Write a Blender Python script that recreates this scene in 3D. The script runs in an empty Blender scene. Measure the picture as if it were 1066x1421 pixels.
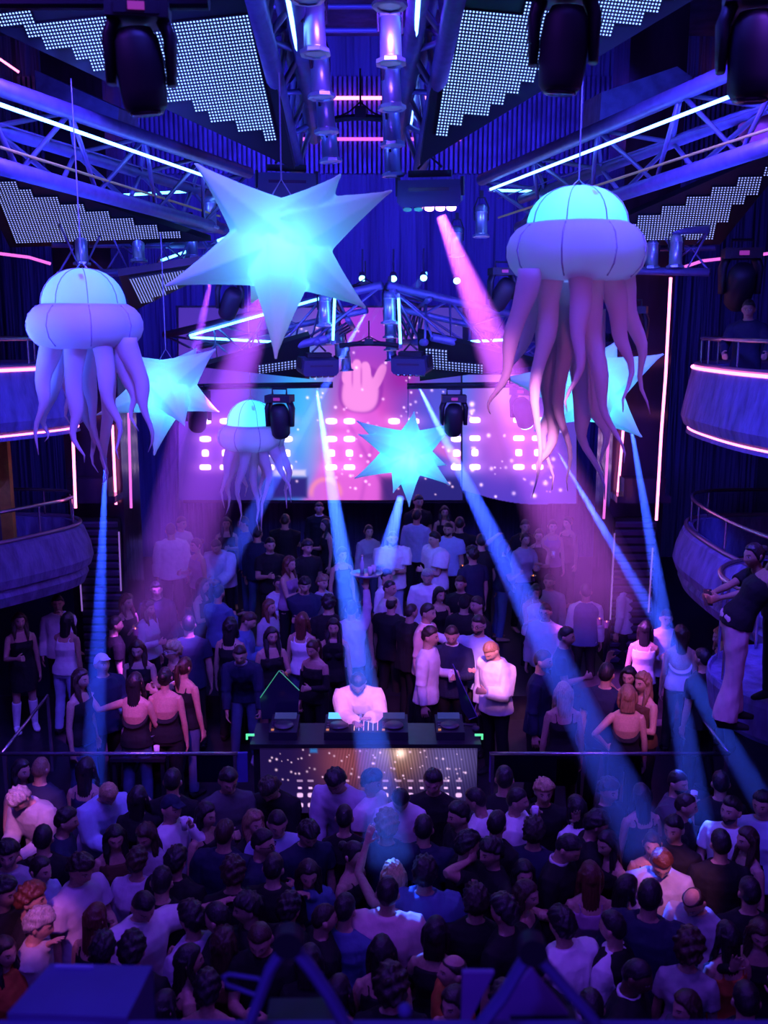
import bpy, bmesh, math, random
import numpy as np
from mathutils import Vector, Matrix, Euler
R = math.radians
SC = bpy.context.scene
COL = SC.collection
F_PX = 1350.0
CAM = Vector((0, 0, 6.0))
PITCH = R(10.9)
FWD = Vector((0, math.cos(PITCH), -math.sin(PITCH)))
UPV = Vector((0, math.sin(PITCH), math.cos(PITCH)))
RIGHT = Vector((1, 0, 0))

def ray(px, py):
    return FWD * F_PX + RIGHT * (px - 533) - UPV * (py - 710.5)
def at(px, py, Y):                       # the point of that ray at ground distance Y
    r = ray(px, py)
    return CAM + r * (Y / r.y)
def at_z(px, py, z):
    r = ray(px, py)
    return CAM + r * ((z - CAM.z) / r.z)

cam = bpy.data.cameras.new('camera')
cam.sensor_fit = 'VERTICAL'; cam.sensor_height = 36.0; cam.sensor_width = 27.0
cam.lens = 36.0 * F_PX / 1421.0
cam.clip_start = 0.05; cam.clip_end = 200
co = bpy.data.objects.new('camera', cam); COL.objects.link(co)
co.location = CAM
co.rotation_euler = (math.pi / 2 - PITCH, 0, 0)
SC.camera = co
cam.dof.use_dof = True; cam.dof.focus_distance = 10.5; cam.dof.aperture_fstop = 1.6

# ---------------------------------------------------------------- materials
MATS = {}
def mat(name, color=(0.5, 0.5, 0.5), rough=0.6, metal=0.0, emit=None, es=0.0, spec=0.5, sheen=0.0):
    if name in MATS: return MATS[name]
    m = bpy.data.materials.new(name); m.use_nodes = True
    b = m.node_tree.nodes['Principled BSDF']
    b.inputs['Base Color'].default_value = (*color, 1)
    b.inputs['Roughness'].default_value = rough
    b.inputs['Metallic'].default_value = metal
    b.inputs['Specular IOR Level'].default_value = spec
    if sheen: b.inputs['Sheen Weight'].default_value = sheen
    if emit:
        b.inputs['Emission Color'].default_value = (*emit, 1)
        b.inputs['Emission Strength'].default_value = es
    MATS[name] = m
    return m
def nodes(m): return m.node_tree.nodes, m.node_tree.links
def bumpy(m, scale, strength, dist=0.01, kind='NOISE', coord='Object', stretch=None, vary=0.0):
    """surface relief (and a little tone variation) from a noise or wave texture"""
    N, L = nodes(m); b = N['Principled BSDF']
    tc = N.new('ShaderNodeTexCoord')
    src = tc.outputs[coord]
    if stretch:
        mp = N.new('ShaderNodeMapping'); mp.inputs['Scale'].default_value = stretch
        L.new(src, mp.inputs['Vector']); src = mp.outputs['Vector']
    t = N.new('ShaderNodeTexNoise'); t.inputs['Scale'].default_value = scale; t.inputs['Detail'].default_value = 3
    L.new(src, t.inputs['Vector'])
    bp = N.new('ShaderNodeBump'); bp.inputs['Strength'].default_value = strength; bp.inputs['Distance'].default_value = dist
    L.new(t.outputs['Fac'], bp.inputs['Height']); L.new(bp.outputs['Normal'], b.inputs['Normal'])
    if vary:
        c = b.inputs['Base Color'].default_value
        rp = N.new('ShaderNodeValToRGB')
        rp.color_ramp.elements[0].position = 0.3; rp.color_ramp.elements[1].position = 0.7
        rp.color_ramp.elements[0].color = (*[max(0, x * (1 - vary)) for x in c[:3]], 1)
        rp.color_ramp.elements[1].color = (*[min(1, x * (1 + vary)) for x in c[:3]], 1)
        L.new(t.outputs['Fac'], rp.inputs['Fac']); L.new(rp.outputs['Color'], b.inputs['Base Color'])
    return m

# ---------------------------------------------------------------- mesh builder
class MB:
    """collects shapes; build() links them as ONE mesh object"""
    def __init__(s): s.v = []; s.f = []; s.mi = []; s.cur = 0
    def add(s, vs, fs):
        o = len(s.v); s.v.extend([tuple(x) for x in vs])
        s.f.extend([tuple(i + o for i in f) for f in fs]); s.mi.extend([s.cur] * len(fs))
    def box(s, c, size, rot=None):
        h = Vector(size) / 2
        vs = [Vector((x * h.x, y * h.y, z * h.z)) for x in (-1, 1) for y in (-1, 1) for z in (-1, 1)]
        if rot is not None: vs = [rot @ v for v in vs]
        vs = [v + Vector(c) for v in vs]
        s.add(vs, [(0, 1, 3, 2), (4, 6, 7, 5), (0, 4, 5, 1), (2, 3, 7, 6), (0, 2, 6, 4), (1, 5, 7, 3)])
    def bar(s, a, b, w, h=None, up=(0, 0, 1)):
        a = Vector(a); b = Vector(b); h = h or w; d = b - a
        z = d.normalized(); u = Vector(up)
        if abs(z.dot(u)) > 0.98: u = Vector((1, 0, 0))
        x = u.cross(z).normalized(); y = z.cross(x)
        s.box((a + b) / 2, (w, h, d.length), Matrix((x, y, z)).transposed())
    def loft(s, rings, closed=True):
        n = len(rings[0]); vs = [p for r in rings for p in r]; fs = []
        for i in range(len(rings) - 1):
            for j in range(n):
                k = (j + 1) % n
                fs.append((i * n + j, i * n + k, (i + 1) * n + k, (i + 1) * n + j))
        if closed:
            fs.append(tuple(range(n - 1, -1, -1)))
            fs.append(tuple(range((len(rings) - 1) * n, len(rings) * n)))
        s.add(vs, fs)
    def tube(s, pts, r, n=8, closed=True):
        pts = [Vector(p) for p in pts]
        rs = r if hasattr(r, '__len__') else [r] * len(pts)
        ref = None; rings = []
        for i, p in enumerate(pts):
            t = (pts[min(i + 1, len(pts) - 1)] - pts[max(i - 1, 0)]).normalized()
            if ref is None:
                ref = Vector((0, 0, 1)) if abs(t.z) < 0.9 else Vector((1, 0, 0))
            x = ref.cross(t)
            if x.length < 1e-4: x = Vector((1, 0, 0)).cross(t)
            x.normalize(); y = t.cross(x); ref = y
            ra = rs[i] if hasattr(rs[i], '__len__') else (rs[i], rs[i])
            rings.append([p + x * (math.cos(a) * ra[0]) + y * (math.sin(a) * ra[1]) for a in [2 * math.pi * k / n for k in range(n)]])
        s.loft(rings, closed)
    def lathe(s, prof, n=24, M=None, a0=0, a1=2 * math.pi):
        """prof: (r, z) pairs round local z"""
        full = abs(a1 - a0 - 2 * math.pi) < 1e-6
        rings = []
        for r, z in prof:
            rings.append([Vector((r * math.cos(a), r * math.sin(a), z)) for a in [a0 + (a1 - a0) * k / n for k in range(n)]])
        if M is not None: rings = [[M @ p for p in q] for q in rings]
        s.loft(rings, True)
    def prism(s, poly, off):
        """polygon (3D points) pushed along off"""
        n = len(poly); off = Vector(off); a = [Vector(p) for p in poly]; b = [p + off for p in a]
        s.add(a + b, [tuple(range(n - 1, -1, -1)), tuple(range(n, 2 * n))] + [(i, (i + 1) % n, n + (i + 1) % n, n + i) for i in range(n)])
    def mesh(s, name, mats=(), smooth=False):
        me = bpy.data.meshes.new(name); me.from_pydata(s.v, [], s.f)
        for m in mats: me.materials.append(m)
        if any(s.mi): me.polygons.foreach_set('material_index', s.mi)
        bm = bmesh.new(); bm.from_mesh(me); bmesh.ops.recalc_face_normals(bm, faces=bm.faces); bm.to_mesh(me); bm.free()
        if smooth: me.polygons.foreach_set('use_smooth', [True] * len(me.polygons))
        me.update()
        return me
    def build(s, name, m, parent=None, smooth=False, loc=None):
        ms = m if isinstance(m, (list, tuple)) else (m,)
        o = bpy.data.objects.new(name, s.mesh(name, ms, smooth)); COL.objects.link(o)
        if parent is not None: o.parent = parent
        if loc is not None: o.location = loc
        return o
def tag(o, label=None, cat=None, group=None, kind=None):
    if label: o['label'] = label
    if cat: o['category'] = cat
    if group: o['group'] = group
    if kind: o['kind'] = kind
    return o
def empty(name, loc, label, cat, group=None, rot=None):
    o = bpy.data.objects.new(name, None); COL.objects.link(o); o.location = loc; o.empty_display_size = 0.1
    if rot is not None: o.rotation_euler = rot
    return tag(o, label, cat, group)
def struct(o, kind='structure'): o['kind'] = kind; return o
def copy_tree(o, parent=None):
    c = o.copy(); COL.objects.link(c)
    if parent is not None: c.parent = parent
    for ch in [q for q in bpy.data.objects if q.parent == o]: copy_tree(ch, c)
    return c
def obj(name, me, parent=None):
    o = bpy.data.objects.new(name, me); COL.objects.link(o)
    if parent is not None: o.parent = parent
    return o
def evaluated(me_or_mb, mods, name):
    """run modifiers on a mesh and give back the resulting mesh"""
    me = me_or_mb.mesh(name) if isinstance(me_or_mb, MB) else me_or_mb
    o = bpy.data.objects.new(name, me); COL.objects.link(o)
    for kind, props in mods:
        md = o.modifiers.new(kind, kind)
        for k, v in props.items(): setattr(md, k, v)
    bpy.context.view_layer.update()
    dg = bpy.context.evaluated_depsgraph_get()
    res = bpy.data.meshes.new_from_object(o.evaluated_get(dg))
    bpy.data.objects.remove(o); bpy.data.meshes.remove(me)
    res.name = name
    res.polygons.foreach_set('use_smooth', [True] * len(res.polygons)); res.update()
    return res
# ================================================================ people
# local frame: figure 1.76 m, faces -Y, its left is +X
V = Vector
def rings_of(pts, ab, xdir, n=14, tilt=None, sq=2.0):
    out = []
    for i, p in enumerate(pts):
        p = V(p)
        t = (V(pts[min(i + 1, len(pts) - 1)]) - V(pts[max(i - 1, 0)])).normalized()
        x = V(xdir); x = (x - t * x.dot(t)).normalized(); y = t.cross(x)
        a, b = ab[i]
        ring = []
        for k in range(n):
            q = 2 * math.pi * k / n
            c, s_ = math.cos(q), math.sin(q)
            e = 2.0 / sq
            c = math.copysign(abs(c) ** e, c); s_ = math.copysign(abs(s_) ** e, s_)
            v = p + x * (c * a) + y * (s_ * b)
            if tilt and tilt[i]: v = v + t * (tilt[i] * (-s_))
            ring.append(v)
        out.append(ring)
    return out
def ik(S, T, l1, l2, hint):
    d = T - S; L = d.length
    mx = (l1 + l2) * 0.995
    if L > mx: T = S + d * (mx / L); d = T - S; L = mx
    a = (l1 * l1 - l2 * l2 + L * L) / (2 * L); h = math.sqrt(max(l1 * l1 - a * a, 0))
    u = d / L; hp = V(hint); hp = hp - u * hp.dot(u)
    hp = hp.normalized() if hp.length > 1e-5 else V((0, 1, 0))
    return S + u * a + hp * h, T
DOWN = (0.25, 0.04, 0.84, 'side')
POSES = {   # lean, (left arm), (right arm): out, forward, height, hand style
    'stand': (2, DOWN, DOWN), 'drinkR': (2, DOWN, (0.10, 0.30, 1.18, 'grip')), 'drinkL': (2, (0.10, 0.30, 1.18, 'grip'), DOWN),
    'phone': (3, (0.08, 0.30, 1.18, 'grip'), (0.06, 0.33, 1.22, 'grip')), 'clasp': (3, (0.03, 0.29, 1.16, 'grip'), (0.03, 0.30, 1.20, 'flat')),
    'cross': (2, (-0.12, 0.21, 1.17, 'grip'), (-0.14, 0.20, 1.12, 'grip')), 'sipR': (0, DOWN, (0.06, 0.20, 1.50, 'grip')), 'sipL': (0, (0.06, 0.20, 1.50, 'grip'), DOWN),
    'raiseR': (0, DOWN, (0.24, 0.16, 1.86, 'flat')), 'raiseL': (0, (0.24, 0.16, 1.86, 'flat'), DOWN),
    'waveR': (2, DOWN, (0.26, 0.33, 1.48, 'open')), 'waveL': (2, (0.26, 0.33, 1.48, 'open'), DOWN),
    'neckR': (4, DOWN, (0.10, 0.02, 1.56, 'grip')), 'neckL': (4, (0.10, 0.02, 1.56, 'grip'), DOWN),
    'outR': (3, (0.10, 0.30, 1.15, 'grip'), (0.62, 0.12, 1.42, 'flat')), 'outL': (3, (0.62, 0.12, 1.42, 'flat'), (0.10, 0.30, 1.15, 'grip')),
    'dj': (20, (0.12, 0.56, 1.27, 'flat'), (0.03, 0.60, 1.24, 'flat')), 'bow': (22, (0.10, 0.46, 1.02, 'grip'), (0.06, 0.48, 1.06, 'grip')),
    'bowd': (24, (0.22, 0.34, 0.74, 'side'), (0.20, 0.36, 0.74, 'side')), 'knee': (30, (0.24, 0.42, 0.80, 'grip'), (0.16, 0.52, 0.62, 'side')),
    'hip': (0, (0.20, -0.02, 1.04, 'grip'), DOWN), 'hips': (0, (0.20, -0.02, 1.04, 'grip'), (0.20, -0.02, 1.04, 'grip')),
    'tray': (0, DOWN, (0.20, 0.10, 1.96, 'open')), 'film': (4, (0.07, 0.50, 1.40, 'grip'), (0.07, 0.50, 1.40, 'grip')),
    'chestR': (2, DOWN, (-0.02, 0.19, 1.30, 'flat')), 'reachR': (10, DOWN, (0.12, 0.50, 1.05, 'flat')), 'reachL': (10, (0.12, 0.50, 1.05, 'flat'), DOWN),
    'rail': (8, (0.28, 0.42, 1.06, 'grip'), (0.24, 0.44, 1.06, 'grip')),
    'leanout': (38, (0.07, 0.78, 1.16, 'grip'), (0.07, 0.78, 1.16, 'grip')), 'leaning': (34, (0.24, 0.62, 0.98, 'grip'), (0.20, 0.60, 0.98, 'grip')),
    'faceR': (6, DOWN, (0.02, 0.17, 1.48, 'flat')), 'back': (0, (0.12, -0.16, 0.98, 'grip'), (0.12, -0.16, 1.0, 'grip')),
}
def skeleton(sex, pose, hy, hp, seed=0):
    """joint positions of one pose"""
    lean, al, ar = POSES[pose]
    w = sex == 'f'
    K = {}
    shw = 0.165 if w else 0.195; hipw = 0.092 if w else 0.090
    def spine(z, y=0.0):                       # bends forward above z = 0.96
        if z <= 0.96: return V((0, y, z))
        d = z - 0.96; a = R(lean) * min(1, d / 0.25)
        return V((0, -math.sin(R(lean)) * d + y * math.cos(a), 0.96 + math.cos(R(lean)) * d + y * 0.0))
    K['spine'] = spine; K['lean'] = lean; K['w'] = w
    K['neck'] = spine(1.47, 0.01)
    q = Euler((R(lean * 0.55 + hp), 0, R(hy)), 'XYZ')
    # yaw about z, pitch forward about x (forward is -Y so positive pitch tips the face down)
    Mh = Matrix.Rotation(R(lean * 0.55), 4, 'X') @ Matrix.Rotation(R(hy), 4, 'Z') @ Matrix.Rotation(R(hp), 4, 'X')
    piv = spine(1.52, 0.0)
    K['head'] = Matrix.Translation(piv) @ Mh @ Matrix.Translation(V((0, -0.018, 0.115)))
    K['headc'] = K['head'] @ V((0, 0, 0))
    for sd, arm in ((1, al), (-1, ar)):
        S = spine(1.395, 0.005) + V((sd * (shw - 0.008), 0, 0))
        T = V((sd * (shw - 0.19 + arm[0] if arm[0] > 0.2 else arm[0]), -arm[1], arm[2]))
        hint = (sd * 0.55, 0.75, -0.55) if arm[2] < 1.65 else (sd * 0.9, -0.3, 0.1)
        if arm[0] > 0.5: hint = (0, 0.6, -0.5)
        if pose in ('hip', 'hips') and arm[2] == 1.04: hint = (sd * 1, 0.6, 0)
        E, H = ik(S, T, 0.285, 0.255, hint)
        K['arm', sd] = (S, E, H, arm[3])
    rs = random.Random(seed)
    for sd in (1, -1):
        hipj = V((sd * hipw, 0, 0.93)); fy = rs.uniform(-0.06, 0.06); fx = sd * (hipw + 0.035)
        if pose == 'knee' and sd == -1: fy = -0.18
        kn = V((sd * (hipw + 0.015), fy * 0.5 - 0.015 - (0.05 if pose == 'knee' else 0), 0.50)); an = V((fx, fy + 0.02, 0.085))
        K['leg', sd] = (hipj, kn, an)
    return K
def head_grid(fn, nu=40, nv=30):
    """closed grid round the head centre; fn(theta, phi, unit) -> point"""
    vs = [fn(V((0, 0, -1)))]; fs = []
    for i in range(1, nv):
        th = -math.pi / 2 + math.pi * i / nv
        for j in range(nu):
            ph = 2 * math.pi * j / nu
            vs.append(fn(V((math.cos(th) * math.sin(ph), -math.cos(th) * math.cos(ph), math.sin(th)))))
    vs.append(fn(V((0, 0, 1)))); top = len(vs) - 1
    for j in range(nu):
        k = (j + 1) % nu
        fs.append((0, 1 + k, 1 + j)); fs.append((top, top - nu + j, top - nu + k))
        for i in range(nv - 2):
            a = 1 + i * nu
            fs.append((a + j, a + k, a + nu + k, a + nu + j))
    return vs, fs
def bump2(x, y, sx, sy): return math.exp(-(x / sx) ** 2 - (y / sy) ** 2)
def head_point(d, f=False):
    x, y, z = d
    wx = 0.077 if not f else 0.072
    p = V((x * wx, y * 0.098, z * (0.122 if z > 0 else 0.118)))
    if z < 0:                                   # jaw narrows
        k = 1 - 0.34 * min(1, -z) ** 1.3
        p.x *= k
        if y > 0: p.y *= 1 - 0.42 * (-z)
        else: p.y *= 1 - 0.10 * (-z)
    if y < 0:                                   # the face
        X, Z = p.x, p.z
        fr = min(1, -y * 1.6)
        o = 0
        o += 0.019 * bump2(X, Z + 0.032, 0.014, 0.018) + 0.010 * bump2(X, Z + 0.005, 0.010, 0.026)    # nose
        o -= 0.008 * (bump2(X - 0.032, Z - 0.004, 0.017, 0.013) + bump2(X + 0.032, Z - 0.004, 0.017, 0.013))  # sockets
        o += 0.006 * bump2(abs(X) - 0.03, Z - 0.027, 0.026, 0.008)                                     # brow
        o += 0.007 * bump2(X, Z + 0.066, 0.020, 0.010) - 0.004 * bump2(X, Z + 0.084, 0.03, 0.008)      # lips
        o += 0.010 * bump2(X, Z + 0.104, 0.022, 0.016)                                                 # chin
        o += 0.004 * bump2(abs(X) - 0.045, Z + 0.028, 0.018, 0.02)                                     # cheeks
        p.y -= o * fr
    return p
def hand_parts(mb, E, H, style, sd, up_hint):
    d = (H - E).normalized()
    if style == 'side': pn = V((-sd, 0, 0))
    elif style == 'open': pn = V((0, -1, 0.2)); d = (d * 0.35 + V((0, -0.1, 1))).normalized()
    elif style == 'flat': pn = V((0, 0, -1))
    else: pn = V((-sd, 0, 0.0))
    pn = pn - d * pn.dot(d); pn = pn.normalized() if pn.length > 1e-3 else V((0, 0, 1))
    sx = d.cross(pn).normalized()                # across the palm
    mid = H + d * 0.045; kn = H + d * 0.092
    mb.loft(rings_of([H - d * 0.02, H + d * 0.01, mid, kn], [(0.027, 0.021), (0.031, 0.021), (0.041, 0.019), (0.043, 0.016)], sx, 10))
    curl = {'side': 18, 'grip': 62, 'flat': 10, 'open': 6}[style]
    tside = -1 if sx.dot(V((0, -1, 0)) if style in ('side',) else V((-sd, 0, 0.6))) < 0 else 1
    for k, (off, ln) in enumerate(((-0.033, 0.062), (-0.011, 0.076), (0.012, 0.082), (0.035, 0.074))):
        off *= -tside
        p = kn + sx * off - d * 0.012; v = (d + sx * (off * 3.4)).normalized(); pts = [p]; a = 0
        for sg in (0.45, 0.31, 0.24):
            a += curl * (1.0 if sg != 0.24 else 0.7)
            dv = v * math.cos(R(a)) + pn * math.sin(R(a))
            p = p + dv * (ln * sg * 1.06); pts.append(p)
        mb.tube(pts, [0.0098, 0.0092, 0.0085, 0.006], 7)
    b = H + d * 0.022 + sx * (0.026 * tside)
    t1 = b + (d * 0.55 + sx * (0.75 * tside) + pn * 0.35).normalized() * 0.042
    t2 = t1 + (d * (0.8 if curl < 40 else 0.35) + sx * (0.25 * tside) + pn * (0.35 if curl < 40 else 0.9)).normalized() * 0.034
    mb.tube([b - d * 0.01, t1, t2], [0.0135, 0.0115, 0.008], 7)
    return H + d * 0.075 + pn * 0.045          # what is held sits here
VOX = 0.0078
def lips_eyes(me, K):
    Mi = K['head'].inverted(); f = K['w']
    n = len(me.polygons); c = np.empty(n * 3); me.polygons.foreach_get('center', c); c = c.reshape(n, 3)
    M = np.array(Mi)[:3]; L = c @ M[:, :3].T + M[:, 3]
    mi = np.zeros(n, dtype=np.int32)
    front = L[:, 1] < -0.055
    X, Z = np.abs(L[:, 0]), L[:, 2]
    lip = front & (((X / (0.024)) ** 2 + ((Z + 0.066) / (0.009 if f else 0.0065)) ** 2) < 1)
    eye = front & ((((X - 0.032) / 0.0145) ** 2 + ((Z - 0.004) / 0.0062) ** 2) < 1)
    brow = front & ((((X - 0.034) / 0.021) ** 2 + ((Z - 0.025) / 0.0046) ** 2) < 1)
    iris = eye & ((X - 0.032) ** 2 + (Z - 0.004) ** 2 < 0.0068 ** 2)
    mi[lip] = 1; mi[eye] = 2; mi[brow] = 3; mi[iris] = 3
    me.polygons.foreach_set('material_index', mi)
BODY = {}
BUST = [(0.001, .052), (0.030, 0.04), (0.047, 0.012), (0.048, -0.015), (0.032, -0.042), (0.001, -0.050)]
def leg_loft(mb, K, sd, ab, top, bottom, mul=1.0):
    h, k, a = K['leg', sd]
    P = [h + V((0, 0, 0.02)), h.lerp(k, 0.35), h.lerp(k, 0.75), k, k.lerp(a, 0.3), k.lerp(a, 0.65), a]
    mb.loft(rings_of(P, ab, (1, 0, 0), 12))
def body_mesh(sex, pose, hy, hp, seed):
    key = (sex, pose, hy, hp, seed)
    if key in BODY: return BODY[key]
    K = skeleton(*key); w = K['w']; sp = K['spine']; mb = MB()
    if w: prof = [(.90, .165, .118), (.97, .172, .120), (1.08, .125, .092), (1.16, .128, .094), (1.27, .150, .118), (1.36, .158, .10), (1.43, .142, .078), (1.475, .075, .058)]
    else: prof = [(.90, .150, .110), (.97, .165, .115), (1.08, .150, .105), (1.18, .162, .112), (1.29, .182, .122), (1.38, .190, .112), (1.44, .165, .088), (1.485, .085, .066)]
    pts = [sp(p[0]) for p in prof]
    mb.loft(rings_of(pts, [(p[1], p[2]) for p in prof], (1, 0, 0), 18, sq=2.3))
    if w:
        for sd in (1, -1):
            c = sp(1.27, 0) + V((sd * 0.066, 0, 0)); c = c + V((0, -0.082, 0))
            mb.lathe(BUST, 12, Matrix.Translation(c))
    Mh = K['head']
    nk = 0.050 if w else 0.058
    nb = sp(1.45, 0.012)
    mb.loft(rings_of([nb, nb.lerp(Mh @ V((0, 0.02, -0.07)), 0.5), Mh @ V((0, 0.022, -0.05))], [(nk * 1.18, nk * 1.15), (nk, nk), (nk, nk)], (1, 0, 0), 14))
    vs, fs = head_grid(lambda d: Mh @ head_point(d, w)); mb.add(vs, fs)
    for sd in (1, -1):
        mb.loft(rings_of([Mh @ V((sd * (0.070 if w else 0.074), 0.012, -0.03)), Mh @ V((sd * (0.080 if w else 0.085), 0.016, -0.01)), Mh @ V((sd * 0.084, 0.022, 0.018)), Mh @ V((sd * 0.076, 0.02, 0.03))],
                         [(0.010, 0.010), (0.010, 0.017), (0.010, 0.020), (0.009, 0.010)], (1, 0, 0), 8))
        S, E, H, st = K['arm', sd]
        g = 0.84 if w else 1.0
        ax = V((1, 0, 0)) if abs((E - S).normalized().x) < 0.8 else V((0, 1, 0))
        mb.loft(rings_of([S + V((-sd * 0.045, 0, 0.012)), S + V((-sd * .004, 0, 0.004)), S.lerp(E, 0.14), S.lerp(E, 0.45), S.lerp(E, 0.8), E], [(.040 * g, .046 * g), (.054 * g, .058 * g), (.057 * g, .060 * g), (.051 * g, .053 * g), (.044 * g, .045 * g), (.041 * g, .042 * g)], ax, 12))
        mb.tube([sp(1.48, .012) + V((sd * .03, 0, 0)), sp(1.435, .010) + V((sd * .095, 0, 0)), S + V((-sd * .02, 0, 0))], [(.042, .044), (.046, .050), (.050, .056)] if not w else [(.034, .036), (.036, .040), (.040, .046)], 12)
        ax = V((1, 0, 0)) if abs((H - E).normalized().x) < 0.8 else V((0, 1, 0))
        mb.loft(rings_of([E - (H - E).normalized() * 0.02, E.lerp(H, 0.05), E.lerp(H, 0.3), E.lerp(H, 0.7), H], [(.036 * g, .036 * g), (.043 * g, .043 * g), (.045 * g, .043 * g), (.034 * g, .032 * g), (.027, .022)], ax, 12))
        K['hold', sd] = hand_parts(mb, E, H, st, sd, None)
        gl = 1.03 if w else 1.0
        leg_loft(mb, K, sd, [(.074 * gl, .092 * gl), (.083 * gl, .088 * gl), (.062, .066), (.054, .058), (.055, .060), (.045, .048), (.037, .042)], 0, 0)
        h, k, a = K['leg', sd]
        mb.loft(rings_of([a + V((0, 0.055, -0.045)), a + V((0, 0.02, -0.035)), a + V((0, -0.07, -0.050)), a + V((0, -0.145, -0.062)), a + V((0, -0.185, -0.066))],
                         [(.026, .030), (.036, .046), (.042, .034), (.043, .022), (.028, .016)], (1, 0, 0), 10))
    me = evaluated(mb, [('REMESH', dict(mode='VOXEL', voxel_size=VOX)), ('SMOOTH', dict(factor=0.5, iterations=2))], 'person')
    for i in range(4): me.materials.append(None)
    lips_eyes(me, K)
    BODY[key] = (me, K)
    return me, K
def wrinkle(me, amp, sc, seed=0):
    """folds in cloth: low waves along the surface"""
    n = len(me.vertices); c = np.empty(n * 3); me.vertices.foreach_get('co', c); c = c.reshape(n, 3)
    nr = np.empty(n * 3); me.vertices.foreach_get('normal', nr); nr = nr.reshape(n, 3)
    rs = np.random.RandomState(seed + 5); d = np.zeros(n)
    for k in range(7):
        v = rs.normal(size=3) * sc * (0.6 + 0.25 * k); v[2] *= 0.7
        d += np.sin(c @ v + rs.uniform(0, 6.28)) / (1 + 0.35 * k)
    c += nr * (d * amp / 2.6)[:, None]
    me.vertices.foreach_set('co', c.ravel()); me.update()
GARM = {}
def garment(kind, key, fit=0.0):
    gk = (kind, key, fit)
    if gk in GARM: return GARM[gk]
    sex, pose, hy, hp, seed = key
    K = body_mesh(*key)[1]; w = K['w']; sp = K['spine']; mb = MB(); vox = 0.0125; amp = 0.004
    sleeve = {'tee': 0.62, 'shirt': 2, 'sweater': 2, 'tank': 0, 'dress': 0, 'halter': 0, 'jacket': 2, 'off': 0, 'vest': 0}.get(kind, 0)
    ex = {'tee': .017, 'shirt': .018, 'sweater': .022, 'tank': .009, 'dress': .009, 'halter': .009, 'jacket': .028, 'off': .010, 'vest': .026}.get(kind, .012) + fit
    if kind in ('trousers', 'jeans', 'shorts'):
        e = 0.012 if kind != 'jeans' else 0.007
        lo = fit
        pts = [sp(.86), sp(.92), sp(.96), sp(1.0)]
        a = [(.150, .115), (.165, .120), (.166, .118), (.160, .112)] if not w else [(.150, .115), (.170, .122), (.172, .122), (.155, .112)]
        mb.loft(rings_of(pts, [(x + e * .6, y + e * .6) for x, y in a], (1, 0, 0), 18, sq=2.3))
        for sd in (1, -1):
            h, k, an = K['leg', sd]
            P = [h + V((0, 0, 0.02)), h.lerp(k, 0.35), h.lerp(k, 0.75), k, k.lerp(an, 0.3), k.lerp(an, 0.65), an]
            A = [(.076, .092), (.084, .089), (.066, .070), (.060, .064), (.060, .065), (.054 + lo, .058 + lo), (.052 + lo * 1.5, .058 + lo * 1.5)]
            if kind == 'shorts': P, A = P[:3], A[:3]
            mb.loft(rings_of(P, [(x + e, y + e) for x, y in A], (1, 0, 0), 12))
    elif kind == 'boots':
        vox = 0.010; amp = 0
        for sd in (1, -1):
            h, k, a = K['leg', sd]
            mb.loft(rings_of([k.lerp(a, .12), k.lerp(a, .4), k.lerp(a, .7), a], [(.066, .072), (.062, .068), (.054, .056), (.046, .05)], (1, 0, 0), 12))
            mb.loft(rings_of([a + V((0, 0.065, -0.045)), a + V((0, 0.02, -0.035)), a + V((0, -0.07, -0.047)), a + V((0, -0.15, -0.058)), a + V((0, -0.20, -0.064))], [(.032, .036), (.043, .052), (.048, .040), (.048, .027), (.030, .020)], (1, 0, 0), 12))
    elif kind == 'shoes':
        vox = 0.010; amp = 0
        for sd in (1, -1):
            h, k, a = K['leg', sd]
            mb.loft(rings_of([a + V((0, 0.068, -0.04)), a + V((0, 0.02, -0.02)), a + V((0, -0.07, -0.042)), a + V((0, -0.155, -0.055)), a + V((0, -0.205, -0.062))], [(.034, .044), (.046, .062), (.050, .044), (.050, .030), (.030, .022)], (1, 0, 0), 12))
    else:
        if w: prof = [(.90, .184, .136), (1.0, .174, .126), (1.08, .138, .102), (1.16, .132, .100), (1.27, .152, .136), (1.36, .158, .112), (1.43, .150, .084), (1.468, .092, .068), (1.482, .072, .064)]
        else: prof = [(.84, .186, .138), (.98, .176, .126), (1.08, .160, .112), (1.18, .163, .113), (1.29, .182, .123), (1.38, .190, .113), (1.44, .172, .090), (1.478, .100, .076), (1.495, .078, .070)]
        tilt = None
        if kind in ('tank', 'dress', 'halter', 'off'):
            top = {'tank': 1.375, 'dress': 1.34, 'halter': 1.31, 'off': 1.385}[kind]
            prof = [p for p in prof if p[0] < top - 0.03] + [(top, .154, .108)]
            tl = {'tank': 0.03, 'dress': 0.02, 'halter': 0.16, 'off': -0.01}[kind]
            tilt = [0] * (len(prof) - 3) + [tl * .3, tl * .75, tl]
            if kind == 'dress': prof = [(.62, .170 + fit, .140 + fit), (.78, .186, .142)] + prof; tilt = [0, 0] + tilt
        if kind == 'vest': sleeve = 0
        e2 = lambda z: ex if z < 1.40 else ex * 0.75
        mb.loft(rings_of([sp(p[0]) for p in prof], [(p[1] + e2(p[0]), p[2] + e2(p[0])) for p in prof], (1, 0, 0), 20, tilt, sq=2.3))
        if w:
            for sd in (1, -1):
                mb.lathe([(r + (ex if r > .01 else 0), z * (1 + ex / .06)) for r, z in BUST], 14, Matrix.Translation(sp(1.27, 0) + V((sd * .066, -.085, 0))))
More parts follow.
